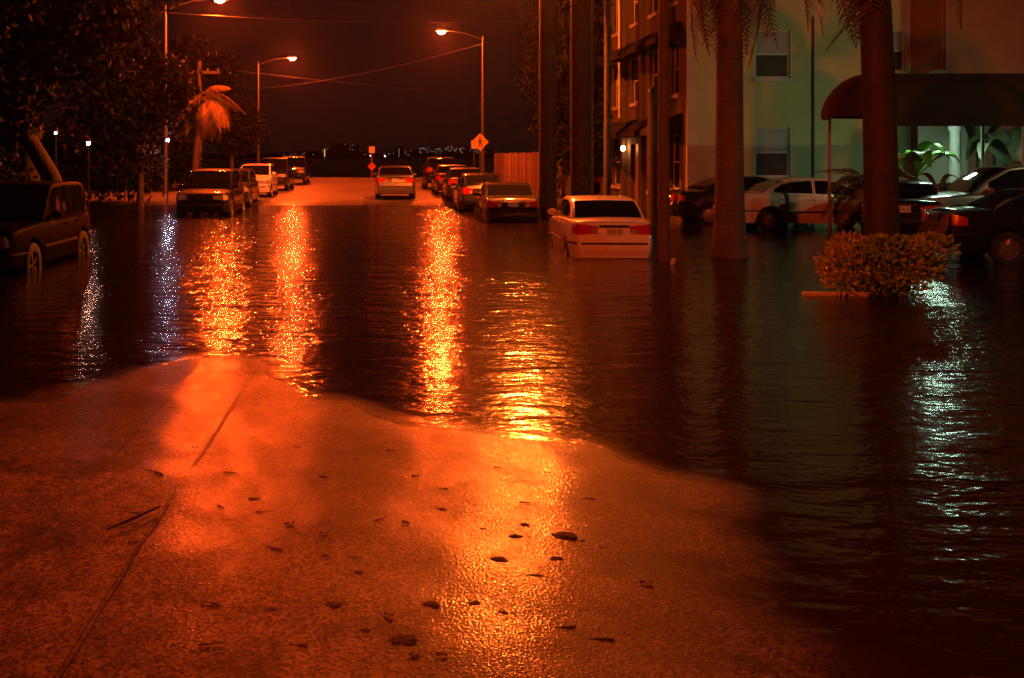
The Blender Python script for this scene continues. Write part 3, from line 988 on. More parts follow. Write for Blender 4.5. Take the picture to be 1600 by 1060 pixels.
mb = MB(); wall(mb, (BX + 7.2, BY, 0), (0, 1, 0), (1, 0, 0), 0, 12, -.3, H, []); mb.build('end_wall', M_green, bld)
# doorway lamp on the street side (its glow lights the doorway)
mb = MB(); mb.lathe([(0.001, -.12), (.07, -.1), (.09, 0), (.06, .08), (.001, .1)], 10, o=(BX - .22, BY + 7.95, 2.35))
mb.build('doorway_lamp', mat('doorway_lamp', (.3, .2, .1), .4, emit=(1, .34, .10), estr=60), bld, 60)

# red-brown wing with the entrance
wing = thing('entrance_wing', 'red brown entrance wing with pale door column behind the dark canopy', 'building', (0, 0, 0))
WX, WY = 17.0, 31.2
wo, wu, wn = (WX, WY, 0), (1, 0, 0), (0, -1, 0)
ww = [(2.6, 3.6, 4.6, 6.2), (5.4, 6.4, 4.6, 6.2), (8.0, 9.0, 4.6, 6.2)]
wd = [(1.55, 2.55, -.05, 2.45)]
mb = MB(); wall(mb, wo, wu, wn, 0, 12, -.3, 10, ww + wd, .2)
mb.build('wall', M_terra, wing)
for q in ww: window(wing, wo, wu, wn, *q, top=mat('brown_pane', (.22, .14, .08), .3), low=M_dark, depth=.2, fm=mat('brown_frame', (.25, .12, .07), .6))
mb = MB(); wall(mb, (WX, WY, 0), (0, 1, 0), (-1, 0, 0), 0, 1.8, -.3, 10, []); mb.build('return_wall', M_terra, wing)
for a in (0.25, 4.3, 7.2, 10.2):
    mb = MB(); orient_box(mb, wo, wu, wn, a - .2, a + .2, 3.2, 10, .002, .12); mb.build('pilaster', M_terra, wing)
d = MB(); orient_box(d, wo, wu, wn, 1.55, 2.55, -.05, 2.45, -.24, -.2)
dd = d.build('entrance_door', mat('entrance_door', (.05, .035, .03), .3), wing)
for k in range(3):
    d = MB(); orient_box(d, wo, wu, wn, 1.75, 2.35, .3 + k * .72, .8 + k * .72, -.198, -.185); d.build('door_pane', M_pane, dd)
mb = MB(); orient_box(mb, wo, wu, wn, -.75, .75, -.28, 3.1, .02, .05); 
mb.build('entrance_panel', M_pale, wing)
mb = MB(); orient_box(mb, wo, wu, wn, 1.3, 3.3, 2.5, 2.75, .0, .5); mb.build('door_hood', mat('hood', (.08, .03, .02), .6), wing)
for k, cxx in enumerate((16.35,)):
    mb = MB(); mb.lathe([(.20, -.3), (.20, .1), (.16, .16), (.145, 2.7), (.19, 2.78), (.2, 3.0), (.001, 3.0)], 16, o=(cxx, 29.3, 0))
    mb.build('entrance_column', mat('column_paint', (.72, .74, .68), .6), wing, 40)

# canopy: a barrel of dark canvas with a rounded end, on posts
can = thing('entrance_canopy', 'dark canvas canopy with rounded end on slim posts before the entrance', 'canopy', (11.5, 25.7, 0))
LX, DP, Z0, Z1 = 9.5, 1.9, 3.05, 4.17
mb = MB(); rows = []
xs_c = [0.0, .05, .15, .3, .5, .75, 1.0, 1.15] + list(np.arange(2, LX + .01, 1.05))
def can_row(x, inset=0):
    k = 1.0 if x >= 1.15 else math.sqrt(max(0.0, 1 - ((1.15 - x) / 1.15) ** 2))
    row = []
    for j in range(15):
        a = math.pi * j / 14
        q = math.sin(a) ** .75
        row.append((x, -DP / 2 * math.cos(a) * (0.22 + 0.78 * k) + DP / 2, Z0 + (Z1 - Z0) * q * k - inset))
    return row
for x in xs_c: rows.append(can_row(x))
mb.grid(rows)
mb.grid([[(p[0], p[1], p[2] - .03) for p in r_] for r_ in rows])
mb.build('canvas', mat('canopy_canvas', (.035, .010, .008), .85, bump=(60, .004)), can, 50)
mb = MB()
mb.box(1.0, LX, -.012, .004, Z0 - .28, Z0 + .02)
mb.build('valance', mat('canopy_canvas'), can)
mb = MB(); mb.box(-.01, .006, .74, DP - .74, Z0 - .1, Z0 + .03); mb.build('valance', mat('canopy_canvas'), can)
M_post = mat('canopy_post', (.32, .28, .26), .5)
for (x, y) in ((.10, DP / 2), (4.6, .06), (4.6, DP - .06), (9.2, .06), (9.2, DP - .06)):
    mb = MB(); mb.tube([(x, y, -.3), (x, y, Z0 + .02)], .045, 10); mb.build('post', M_post, can, 40)
for x in (2.3, 4.6, 6.9):
    mb = MB(); mb.box(x - .02, x + .02, .03, DP - .03, Z0 - .03, Z0 + .01); mb.build('cross_bar', M_post, can)

# the greenish fluorescent fittings under the canopy
M_fluo = mat('fluorescent', (.3, .3, .3), .4, emit=(.62, 1.0, .70), estr=85)
def fitting(x, y, z, label):
    t = thing('ceiling_light', label, 'lamp', (x, y, z), 0, 'green white lights under the canopy')
    mb = MB(); mb.box(-.33, .33, -.10, .10, -.02, .05); mb.build('housing', M_frame, t)
    mb = MB(); mb.box(-.30, .30, -.08, .08, -.09, -.022); mb.build('tube', M_fluo, t)
fitting(15.2, 28.3, 2.97, 'green white light under the canopy above the pale entrance column')
fitting(19.2, 27.6, 2.97, 'green white light under the canopy outside the right edge')
# parking lot floodlight beyond the right edge
fl = thing('floodlight_pole', 'pole with a greenish floodlight outside the picture on the right', 'lamp', (21.0, 12.0, gz(21.0, 12.0)))
mb = MB(); mb.tube([(0, 0, -.3), (0, 0, 8.7)], [.09, .06], 10); mb.build('pole', M_galv, fl, 40)
q = R(24)
for nm, boxes, m_ in (('housing', [(-.25, .25, -.02, .28, 8.6, 8.9)], M_trim),
                      ('hood', [(-.27, -.252, .0, 1.0, 8.59, 8.91), (.252, .27, .0, 1.0, 8.59, 8.91), (-.27, .27, .0, .7, 8.912, 8.93)], M_trim),  # hood added to cut the beam off from the entrance wing
                      ('lens', [(-.21, .21, .281, .30, 8.63, 8.87)], mat('flood_lens', (.3, .3, .3), .4, emit=(1.0, .90, .40), estr=900))):
    mb = MB()
    for b_ in boxes: mb.box(*b_)
    mb.build(nm, m_, fl).rotation_euler = (0, 0, q)

# ------------------------------------------------------------------ fence beyond the building, along the pavement
fence = thing('board_fence', 'tall plank fence lit orange beside the pavement beyond the parked cars', 'fence', (8.0, 46, 0))
M_wood = [mat('fence_wood_%s' % k, c, .8, noise=(5, .3), bump=(20, .006)) for k, c in (('a', (.17, .12, .08)), ('b', (.10, .07, .05)), ('c', (.23, .17, .12)))]
rnd = random.Random(4)
plank = {}
for k in range(3):
    plank[k] = MB().box(-.018, .018, -.145, .145, .05, 1).mesh('plank'); plank[k].materials.append(M_wood[k])
y = 0.0; k = 0
while y < 28:
    if k % 8 == 0:
        mb = MB(); mb.box(.03, .14, y - .06, y + .06, -.3, 2.25); mb.build('post', M_wood[1], fence)
    share('plank', plank[rnd.randrange(3)], fence, (rnd.uniform(-.012, .012), y + .15, .1), scale=(1, 1, 2.12 + rnd.uniform(-.05, .05)))
    y += .30; k += 1
mb = MB(); mb.box(.022, .07, 0, 28, .5, .6); mb.build('rail', M_wood[1], fence)
mb = MB(); mb.box(.022, .07, 0, 28, 1.8, 1.9); mb.build('rail', M_wood[1], fence)

# ------------------------------------------------------------------ lanterns among the trees on the left
def wall_lamp(label, x, y, z, col, s, r_=.085):
    t = thing('porch_lamp', label, 'lamp', (x, y, z), 0)
    mb = MB(); mb.lathe([(.001, .16), (.05, .15), (.11, .06), (.112, .05), (.001, .05)], 10); mb.build('cap', M_trim, t, 40)
    mb = MB(); mb.lathe([(.001, -r_ * 1.2), (r_ * .7, -r_ * .9), (r_, -.01), (r_ * .7, .048), (.001, .05)], 10); mb.build('globe', mat('globe_%d' % int(abs(x) * 100), (.4, .4, .4), .4, emit=col, estr=s), t, 60)
    return t
def lantern(label, p, col, st, r_=.085):
    a = wall_lamp(label, *p, col, st, r_)
    mb = MB(); mb.tube([(0, 0, gz(p.x, p.y) - p.z - .2), (0, 0, -.1)], .028, 8); mb.build('post', M_trim, a)
lantern('warm garden lantern glowing through the leaves over the off-roader at the left', at(138, 224, 33.0), (1.0, .50, .36), 130, .055)
lantern('cold bluish lantern small among the trees left of the palm', at(262, 219, 43.0), (.62, .70, 1.0), 260, .055)
lantern('cold lantern farthest left between the dark leaves', at(87, 208, 33.4), (.66, .72, 1.0), 16, .045)

# ------------------------------------------------------------------ palms
M_trunk = None
def trunk_material(name, base, rings):
    m = bpy.data.materials.new(name); m.use_nodes = True
    t = m.node_tree; b = t.nodes['Principled BSDF']; L = t.links.new
    b.inputs['Roughness'].default_value = 0.75
    tc = t.nodes.new('ShaderNodeTexCoord')
    n = t.nodes.new('ShaderNodeTexNoise'); n.inputs['Scale'].default_value = 2.2; n.inputs['Detail'].default_value = 7
    L(tc.outputs['Object'], n.inputs['Vector'])
    r = t.nodes.new('ShaderNodeValToRGB')
    r.color_ramp.elements[0].position = .3; r.color_ramp.elements[1].position = .72
    r.color_ramp.elements[0].color = (*[c * .6 for c in base], 1); r.color_ramp.elements[1].color = (*[c * 1.25 for c in base], 1)
    L(n.outputs['Fac'], r.inputs['Fac'])
    wv = t.nodes.new('ShaderNodeTexWave'); wv.bands_direction = 'Z'; wv.inputs['Scale'].default_value = rings
    wv.inputs['Distortion'].default_value = 5.0; wv.inputs['Detail'].default_value = 3; wv.inputs['Detail Scale'].default_value = 1.5
    L(tc.outputs['Object'], wv.inputs['Vector'])
    mx = t.nodes.new('ShaderNodeMix'); mx.data_type = 'RGBA'; mx.blend_type = 'MULTIPLY'; mx.inputs['Factor'].default_value = .16
    L(r.outputs['Color'], mx.inputs['A']); L(wv.outputs['Color'], mx.inputs['B'])
    L(mx.outputs['Result'], b.inputs['Base Color'])
    ad = t.nodes.new('ShaderNodeMath'); ad.operation = 'ADD'; L(wv.outputs['Fac'], ad.inputs[0]); L(n.outputs['Fac'], ad.inputs[1])
    bp = t.nodes.new('ShaderNodeBump'); bp.inputs['Distance'].default_value = .005
    L(ad.outputs[0], bp.inputs['Height']); L(bp.outputs['Normal'], b.inputs['Normal'])
    return m
M_royal = trunk_material('royal_palm_trunk', (.040, .042, .040), 2.2)
M_royal2 = trunk_material('pale_palm_trunk', (.125, .12, .115), 2.6)
M_rough_tr = trunk_material('rough_palm_trunk', (.05, .04, .032), 3.5)
M_bark = mat('bark', (.06, .05, .042), .85, noise=(6, .35), bump=(14, .03, 6))
M_frond = mat('palm_frond', (.075, .085, .032), .45, noise=(3, .35))
M_frond_dry = mat('dry_palm_frond', (.17, .105, .045), .6, noise=(3, .35))
M_stem = mat('frond_stem', (.12, .11, .05), .5)

def frond_mesh(name, length, rise, droop, nleaf, leaflen, seed, hang=.55, curl=0.0, lw=.035):
    """frond along +X from the origin; leaflets on both sides"""
    rnd = random.Random(seed)
    mb = MB(); pts = []
    N = 14
    for k in range(N + 1):
        t_ = k / N
        x = length * (t_ - .22 * t_ * t_ * droop / 2)
        z = rise * math.sin(t_ * 1.9) * length * .5 - droop * length * t_ ** 2.2 * .75
        y = curl * length * t_ * t_
        pts.append(Vector((x, y, z)))
    mb.tube(pts, [.035 * (1 - .85 * k / N) + .004 for k in range(N + 1)], 5)
    for k in range(nleaf):
        t_ = .12 + .86 * k / nleaf
        f = t_ * N; i = min(int(f), N - 1); p = pts[i].lerp(pts[i + 1], f - i)
        d = (pts[i + 1] - pts[i]).normalized()
        side = Vector((0, 0, 1)).cross(d)
        if side.length < .05: side = Vector((0, 1, 0))
        side.normalize()
        L_ = leaflen * (math.sin(math.pi * min(1, t_ * .9 + .12)) ** .6) * rnd.uniform(.8, 1.15)
        for s in (-1, 1):
            out = (side * s * rnd.uniform(.75, 1) + d * rnd.uniform(.35, .7) + Vector((0, 0, rnd.uniform(-.25, .15)))).normalized()
            m1 = p + out * L_ * .55 + Vector((0, 0, -.10 * L_ * hang))
            e = p + out * L_ * .95 + Vector((0, 0, -hang * L_ * rnd.uniform(.5, 1.1)))
            wv = d * lw
            mb.quad(p - wv * .5, p + wv * .5, m1 + wv * .6, m1 - wv * .6)
            mb.tri(m1 - wv * .6, m1 + wv * .6, e)
    return mb.mesh(name)
FR = {}
for k in range(4):
    FR['royal', k] = frond_mesh('frond', 2.9, .75, .55 + .16 * k, 46, .62, 20 + k, .75, .12 * (k - 1.5))
    FR['hang', k] = frond_mesh('frond', 2.2, .25, 1.25 + .12 * k, 44, .58, 30 + k, .95, .1 * (k - 1.5))
    FR['date', k] = frond_mesh('frond', 1.35, .6, .8 + .12 * k, 44, .34, 40 + k, .6, .1 * (k - 1.5), .022)
    FR['sabal', k] = frond_mesh('frond', 1.75, .55, 1.1 + .15 * k, 40, .55, 50 + k, .85, .12 * (k - 1.5))
for me in FR.values(): me.materials.append(M_frond)

def palm(name, label, x, y, h, r0, r1, kinds, n, lean=(0, 0), tm=None, bulge=1.35, z=None, dry=0.2, seed=1, tilt=(-15, 60), scale=1.0, group=None, dirbias=None, flare=.38):
    rnd = random.Random(seed)
    zz = gz(x, y) if z is None else z
    t = thing(name, label, 'palm tree', (x, y, zz), 0, group)
    pts, rad = [], []
    for k in range(22):
        q = k / 21
        pts.append((lean[0] * q * q, lean[1] * q * q, -.3 + (h + .3) * q))
        rr = r0 + (r1 - r0) * q
        rr *= 1 + (bulge - 1) * math.exp(-(max(0, q * h)) / flare) + .05 * math.sin(q * math.pi)
        rad.append(rr)
    mb = MB(); mb.tube(pts, rad, 20); mb.build('trunk', tm or M_royal, t, 60)
    # green crownshaft
    top = Vector(pts[-1])
    if kinds[0] == 'royal':
        mb = MB(); mb.tube([top + Vector((0, 0, -.05)), top + Vector((0, 0, .3)), top + Vector((0, 0, .9)), top + Vector((0, 0, 1.3))], [r1 * .95, r1 * 1.1, r1 * .8, r1 * .35], 14)
        mb.build('crownshaft', mat('crownshaft', (.10, .13, .05), .4), t, 60)
        top = top + Vector((0, 0, 1.1))
    for k in range(n):
        kind = kinds[k % len(kinds)]
        az = 2 * math.pi * k / n * 2.618 + rnd.uniform(-.3, .3)
        if dirbias is not None and rnd.random() < .6:
            az = dirbias + rnd.uniform(-.9, .9)
        el = R(rnd.uniform(*tilt)) if kind != 'hang' else R(rnd.uniform(-55, -15))
        o = share('frond', FR[kind, rnd.randrange(4)], t, tuple(top), (rnd.uniform(-.3, .3), -el, az), (scale * rnd.uniform(.85, 1.12),) * 3,
                  m=M_frond_dry if rnd.random() < dry else None)
    return t

PR = 'royal palms along the flooded pavement'
palm('royal_palm', 'royal palm with swollen ringed trunk base standing before the off white sedan', 6.95, 20.6, 5.75, .27, .24, ['royal', 'hang', 'hang'], 24, seed=3, dry=.35, bulge=2.0, flare=.62, tm=M_royal2, group=PR, tilt=(-30, 45), scale=.85)
palm('royal_palm', 'near royal palm whose thick trunk rises out of the leafy shrub', 7.45, 15.3, 5.3, .235, .21, ['royal', 'hang'], 18, seed=5, group=PR, lean=(-.15, 0), tilt=(-20, 50), scale=.9)
palm('royal_palm', 'dark palm trunk nearest the black flooded sedan beyond the white stranded sedan', 5.2, 32.5, 12.6, .28, .24, ['royal', 'hang'], 16, seed=7, group=PR, tm=M_rough_tr)
palm('royal_palm', 'dark palm trunk close to the street side awnings, left of the white stranded sedan roof', 5.5, 28.6, 12.9, .29, .25, ['royal', 'hang'], 16, seed=9, group=PR, tm=M_rough_tr)
palm('royal_palm', 'dark slender palm trunk standing in line with the end of the building', 7.3, 36.5, 11.8, .2, .18, ['royal', 'hang'], 14, seed=11, group=PR, tm=M_rough_tr)
palm('cut_palm', 'short dark palm stump with rough top before the lit street door', 8.5, 32.2, 4.3, .2, .2, ['date'], 5, seed=13, tm=M_rough_tr, bulge=1.1, tilt=(-60, -20), scale=.4)
palm('fan_palm', 'bushy palm with orange lit drooping crown beside the left lamp', -9.55, 51.5, 4.6, .17, .16, ['sabal'], 34, seed=15, tm=M_rough_tr, bulge=1.15, lean=(.55, 0), dry=.6, tilt=(-70, 55), dirbias=0.1)
palm('pygmy_palm', 'small feathery palm leaning over the lot beside the canopy post', 12.05, 25.4, 1.05, .09, .08, ['date'], 20, seed=17, tm=M_rough_tr, bulge=1.2, dry=.1, tilt=(-30, 60))

# utility poles
pole_m = mat('wood_pole', (.11, .085, .065), .85, noise=(7, .3), bump=(18, .012, 5))
def pole(label, x, y, h, r_):
    t = thing('utility_pole', label, 'utility pole', (x, y, gz(x, y)), 0)
    mb = MB(); mb.tube([(0, 0, -.4), (0, 0, h * .5), (0, 0, h)], [r_ * 1.15, r_, r_ * .8], 12); mb.build('pole', pole_m, t, 40)
    mb = MB(); mb.box(-1.1, 1.1, -.06, .06, h - .7, h - .55); mb.build('crossarm', pole_m, t)
    for k in (-1, -.45, .45, 1):
        mb = MB(); mb.lathe([(.03, 0), (.045, .04), (.03, .08), (.045, .12), (.001, .15)], 8, o=(k, 0, h - .55)); mb.build('insulator', mat('porcelain', (.3, .28, .26), .3), t, 50)
    return t
pole('tall dark utility pole in the water right of the white stranded sedan', 5.33, 19.5, 10.5, .098)
pole('thin grey utility pole beside the bushy palm on the left', -10.0, 55.5, 7.0, .12)

# sagging overhead cables
cab_m = mat('cable', (.05, .045, .04), .5)
def cable(label, a, b, sag, n=28):
    a, b = Vector(a), Vector(b)
    pts = [a.lerp(b, k / n) - Vector((0, 0, sag * 4 * (k / n) * (1 - k / n))) for k in range(n + 1)]
    mb = MB(); mb.tube(pts, .011, 6)
    pts2 = [p + Vector((.018 * math.cos(k * 2.1), 0, .02 * math.sin(k * 2.1))) for k, p in enumerate(pts)]
    mb.tube(pts2, .006, 5)
    return tag(mb.build('overhead_cable', cab_m), label, 'cable')
cable('overhead cable crossing below the nearest left street lamp', at(-80, -10, 40), at(1010, 20, 70), .9, 60)
cable('overhead cable below the farthest street lamp', at(250, 95, 74), at(905, 160, 88), .3, 60)
cable('overhead cable running to the lamp pole by the crossing sign', at(380, 140, 85), at(762, 66, 62.4), .5, 60)

# ------------------------------------------------------------------ broadleaf trees
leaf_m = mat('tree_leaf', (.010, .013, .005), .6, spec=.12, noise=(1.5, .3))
def tree(name, label, x, y, h, crown, nleaf, leaf, trunk_r, limbs, seed, lean=(0, 0)):
    rg = np.random.default_rng(seed); rnd = random.Random(seed)
    zz = gz(x, y)
    t = thing(name, label, 'tree', (x, y, zz), 0)
    mb = MB()
    fork = h * .42
    pts = [Vector((lean[0] * q * q, lean[1] * q * q, -.4 + (fork + .4) * q)) for q in (0, .15, .35, .6, .8, 1)]
    mb.tube(pts, [trunk_r * 1.6, trunk_r * 1.2, trunk_r, trunk_r * .92, trunk_r * .85, trunk_r * .8], 12)
    ends = []
    for k in range(limbs):
        c = crown[k % len(crown)]
        tgt = Vector(c[:3]) + Vector((rnd.uniform(-.5, .5) * c[3], rnd.uniform(-.5, .5) * c[4], rnd.uniform(-.2, .4) * c[5]))
        b0 = pts[-1] - Vector((0, 0, rnd.uniform(0, fork * .25)))
        m1 = b0.lerp(tgt, .45) + Vector((rnd.uniform(-.4, .4), rnd.uniform(-.4, .4), .35))
        mb.tube([b0, m1, tgt], [trunk_r * .5, trunk_r * .3, .03], 7)
    mb.build('trunk', M_bark, t, 60)
    V, F = [], []
    tot = sum(c[3] * c[4] * c[5] for c in crown)
    base = 0
    for c in crown:
        n = int(nleaf * c[3] * c[4] * c[5] / tot)
        ncl = max(6, n // 45)
        d = rg.normal(size=(ncl, 3)); d /= np.linalg.norm(d, axis=1)[:, None]
        rad = rg.uniform(.55, 1.0, ncl) ** .6
        cl = d * rad[:, None] * np.array(c[3:6]) + np.array(c[:3])
        cid = rg.integers(0, ncl, n)
        p = cl[cid] + rg.normal(size=(n, 3)) * .30
        a = rg.normal(size=(n, 3)); a /= np.linalg.norm(a, axis=1)[:, None]
        b = np.cross(a, rg.normal(size=(n, 3))); b /= np.linalg.norm(b, axis=1)[:, None]
        s = leaf * rg.uniform(.6, 1.3, n)[:, None]
        q = np.stack([p - a * s, p + b * s * .45, p + a * s, p - b * s * .45], 1).reshape(-1, 3)
        V.append(q)
        F.append(base + np.arange(n * 4).reshape(n, 4)); base += n * 4
    fast_mesh('crown', np.concatenate(V), np.concatenate(F), leaf_m, t)
    return t
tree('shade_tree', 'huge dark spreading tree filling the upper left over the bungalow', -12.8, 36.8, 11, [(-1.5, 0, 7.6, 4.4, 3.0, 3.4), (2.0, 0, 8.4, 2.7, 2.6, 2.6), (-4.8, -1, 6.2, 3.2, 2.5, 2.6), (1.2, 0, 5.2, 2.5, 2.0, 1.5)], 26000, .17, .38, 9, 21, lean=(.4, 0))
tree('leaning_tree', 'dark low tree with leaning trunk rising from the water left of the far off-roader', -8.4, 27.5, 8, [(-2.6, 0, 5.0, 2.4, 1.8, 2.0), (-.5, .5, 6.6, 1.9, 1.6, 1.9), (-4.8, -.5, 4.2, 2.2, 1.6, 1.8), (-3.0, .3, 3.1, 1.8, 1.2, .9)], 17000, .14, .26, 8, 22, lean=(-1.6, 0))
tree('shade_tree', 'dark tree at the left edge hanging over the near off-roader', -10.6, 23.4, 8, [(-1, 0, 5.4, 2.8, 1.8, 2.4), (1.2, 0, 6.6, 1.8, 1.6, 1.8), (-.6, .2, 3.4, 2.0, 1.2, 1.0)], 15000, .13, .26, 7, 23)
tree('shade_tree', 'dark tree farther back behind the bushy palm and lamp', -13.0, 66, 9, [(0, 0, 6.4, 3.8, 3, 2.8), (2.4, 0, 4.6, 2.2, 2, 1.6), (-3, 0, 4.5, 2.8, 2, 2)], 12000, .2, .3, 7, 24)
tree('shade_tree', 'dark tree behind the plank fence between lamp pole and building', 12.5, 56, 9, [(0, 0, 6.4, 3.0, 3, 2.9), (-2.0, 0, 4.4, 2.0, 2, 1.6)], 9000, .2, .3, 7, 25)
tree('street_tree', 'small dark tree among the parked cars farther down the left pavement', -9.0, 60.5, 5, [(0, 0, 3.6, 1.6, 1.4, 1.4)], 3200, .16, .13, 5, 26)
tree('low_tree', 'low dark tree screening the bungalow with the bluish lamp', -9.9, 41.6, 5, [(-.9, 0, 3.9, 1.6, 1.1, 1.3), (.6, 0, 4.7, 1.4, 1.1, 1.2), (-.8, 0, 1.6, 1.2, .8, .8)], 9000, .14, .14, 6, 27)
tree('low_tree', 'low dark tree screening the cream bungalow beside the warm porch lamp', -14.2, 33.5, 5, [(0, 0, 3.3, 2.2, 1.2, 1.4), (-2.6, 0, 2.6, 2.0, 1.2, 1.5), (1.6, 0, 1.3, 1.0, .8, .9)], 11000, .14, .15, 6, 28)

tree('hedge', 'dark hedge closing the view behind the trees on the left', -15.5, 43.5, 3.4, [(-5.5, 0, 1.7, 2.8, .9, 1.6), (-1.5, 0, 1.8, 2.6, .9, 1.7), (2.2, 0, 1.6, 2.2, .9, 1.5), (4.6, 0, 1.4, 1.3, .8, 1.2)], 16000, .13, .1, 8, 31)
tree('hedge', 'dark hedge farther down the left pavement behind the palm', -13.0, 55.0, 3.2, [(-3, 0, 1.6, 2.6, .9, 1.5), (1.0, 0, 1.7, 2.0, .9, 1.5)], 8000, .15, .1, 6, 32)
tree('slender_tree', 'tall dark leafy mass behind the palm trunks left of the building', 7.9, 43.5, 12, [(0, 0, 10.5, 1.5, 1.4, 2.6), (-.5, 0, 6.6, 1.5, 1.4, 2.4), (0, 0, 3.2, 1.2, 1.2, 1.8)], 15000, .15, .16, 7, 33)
tree('unseen_shade_tree', 'dark unseen tree added on the near left to shade the off-roader', -9.0, 8.0, 8, [(0.6, 0, 6.0, 2.6, 2.6, 2.2), (2.6, 0, 5.6, 1.6, 1.8, 1.6), (-2, 0, 5, 2, 2, 1.8)], 15000, .17, .25, 7, 29)  # added out of view to block lamp light from the near off-roader

# ------------------------------------------------------------------ planter shrub and other plants
def leaves(name, cx, n, leaf, m, parent, rg, shell=.55, pointed=.5):
    V, F = [], []; base = 0
    for c in cx:
        k = int(n * c[6])
        d = rg.normal(size=(k, 3)); d /= np.linalg.norm(d, axis=1)[:, None]
        d[:, 2] = np.where(d[:, 2] < -.55, -d[:, 2], d[:, 2])
        p = d * (rg.uniform(shell, 1.05, k) ** .7)[:, None] * np.array(c[3:6]) + np.array(c[:3])
        p += np.sin(p * 9.1 + c[0]) * .03
        a = d + rg.normal(size=(k, 3)) * .55; a[:, 2] += .35; a /= np.linalg.norm(a, axis=1)[:, None]
        b = np.cross(a, rg.normal(size=(k, 3))); b /= np.linalg.norm(b, axis=1)[:, None]
        nn = np.cross(a, b)
        s = leaf * rg.uniform(.6, 1.3, k)[:, None]
        q = np.stack([p, p + a * s * .55 + b * s * .26 - nn * s * .06, p + a * s * 1.15, p + a * s * .55 - b * s * .26 - nn * s * .06], 1).reshape(-1, 3)
        V.append(q); F.append(base + np.arange(k * 4).reshape(k, 4)); base += k * 4
    return fast_mesh(name, np.concatenate(V), np.concatenate(F), m, parent)
croton = mat('croton_leaf', (.34, .34, .05), .4, noise=(9, .55))
sh = thing('planter_shrub', 'rounded leafy shrub lit orange around the near palm trunk', 'shrub', (7.28, 15.0, -.13))
sh.scale = (.9, .95, .95)
cl = [(-.62, -.05, .52, .40, .40, .36, .15), (-.25, -.25, .50, .45, .42, .42, .18), (.15, -.2, .55, .42, .4, .42, .15), (.45, -.1, .55, .38, .4, .38, .11), (.75, .15, .62, .34, .4, .32, .07), (1.05, .4, .78, .34, .36, .26, .06), (-.4, .2, .75, .4, .35, .25, .1), (-.1, -.35, .85, .3, .25, .16, .05), (-.7, -.2, .3, .28, .3, .22, .07), (.1, -.35, .25, .5, .25, .25, .06)]
leaves('foliage', [c for k, c in enumerate(cl) if k % 2 == 0], 5200, .075, croton, sh, np.random.default_rng(5), .45)
leaves('foliage', [c for k, c in enumerate(cl) if k % 2], 5200, .085, mat('croton_green', (.20, .36, .04), .4, noise=(7, .5)), sh, np.random.default_rng(15), .45)
mb = MB(); rnd = random.Random(6)
for k in range(26):
    a = rnd.uniform(0, 6.28); q = rnd.uniform(.1, .25)
    b0 = Vector((q * math.cos(a), q * math.sin(a) - .1, -.3)); e = Vector((.75 * math.cos(a) * rnd.uniform(.4, 1), .45 * math.sin(a) - .1, rnd.uniform(.45, .75)))
    mb.tube([b0, b0.lerp(e, .5) + Vector((0, 0, -.06)), e], [.014, .011, .005], 5)
mb.build('stems', M_bark, sh)
# broken kerb of the planter, just awash
kerb_m = mat('kerb_stone', (.5, .46, .4), .75, noise=(8, .25), bump=(40, .005))
for k, (xa, xb, l_) in enumerate(((6.05, 6.52, 'left'), (6.54, 6.98, 'right'))):
    mb = MB(); mb.box(xa, xb, 14.72, 14.86, -.3, .045)
    o = mb.build('planter_kerb', kerb_m)
    tag(o, 'pale kerb stone barely above the water left of the shrub, %s one' % ('outer' if k == 0 else 'inner'), 'kerb', 'kerb stones of the planter')
    bv = o.modifiers.new('bevel', 'BEVEL'); bv.width = .015; bv.segments = 2

def banana(name, label, x, y, z, n, size, m, seed):
    rnd = random.Random(seed)
    t = thing(name, label, 'plant', (x, y, z), 0)
    mb = MB(); mb.tube([(0, 0, -.1), (.02, 0, size * .5), (0, 0, size * .9)], [.09, .075, .05], 8); mb.build('stem', mat('banana_stem', (.12, .12, .05), .5), t, 60)
    for k in range(n):
        L_ = size * rnd.uniform(.7, 1.05); wv = L_ * .17
        rows = []
        for i in range(9):
            q = i / 8
            x_ = L_ * .85 * math.sin(q * 1.3); z_ = L_ * (.75 * math.sin(q * 2.3) - .35 * q)
            ww = wv * math.sin(math.pi * (.06 + .92 * q)) ** .6
            rows.append([(x_, s * ww, z_ + abs(s) * ww * .35) for s in (-1, -.5, 0, .5, 1)])
        o = MB().grid(rows).build('leaf', m, t, 60, (0, 0, size * .85))
        o.rotation_euler = (rnd.uniform(-.2, .2), rnd.uniform(-.5, .2), rnd.uniform(0, 6.28))
    return t
ban_m = mat('banana_leaf', (.22, .27, .14), .4, noise=(5, .25), bump=(25, .004))
lime_m = mat('lime_leaf', (.16, .42, .04), .4, noise=(5, .2))
banana('banana_plant', 'banana plant with pale ribbed leaves at the right under the canopy', 17.2, 28.0, -.05, 8, 1.8, ban_m, 2)
banana('banana_plant', 'tall banana plant whose leaf tips poke above the canopy', 17.4, 30.0, -.05, 8, 2.75, ban_m, 12)
banana('lime_plant', 'bright lime green leafy plant right of the near palm trunk', 14.55, 28.2, -.05, 9, 1.55, lime_m, 3)
banana('agave_plant', 'small pale plant at the foot of the entrance column', 15.6, 27.6, -.05, 10, .75, mat('agave', (.30, .36, .26), .5), 4)
banana('cordyline_plant', 'reddish brown leafy plant below the lime green one', 14.6, 27.0, -.05, 9, 1.0, mat('cordyline', (.22, .09, .03), .5), 5)

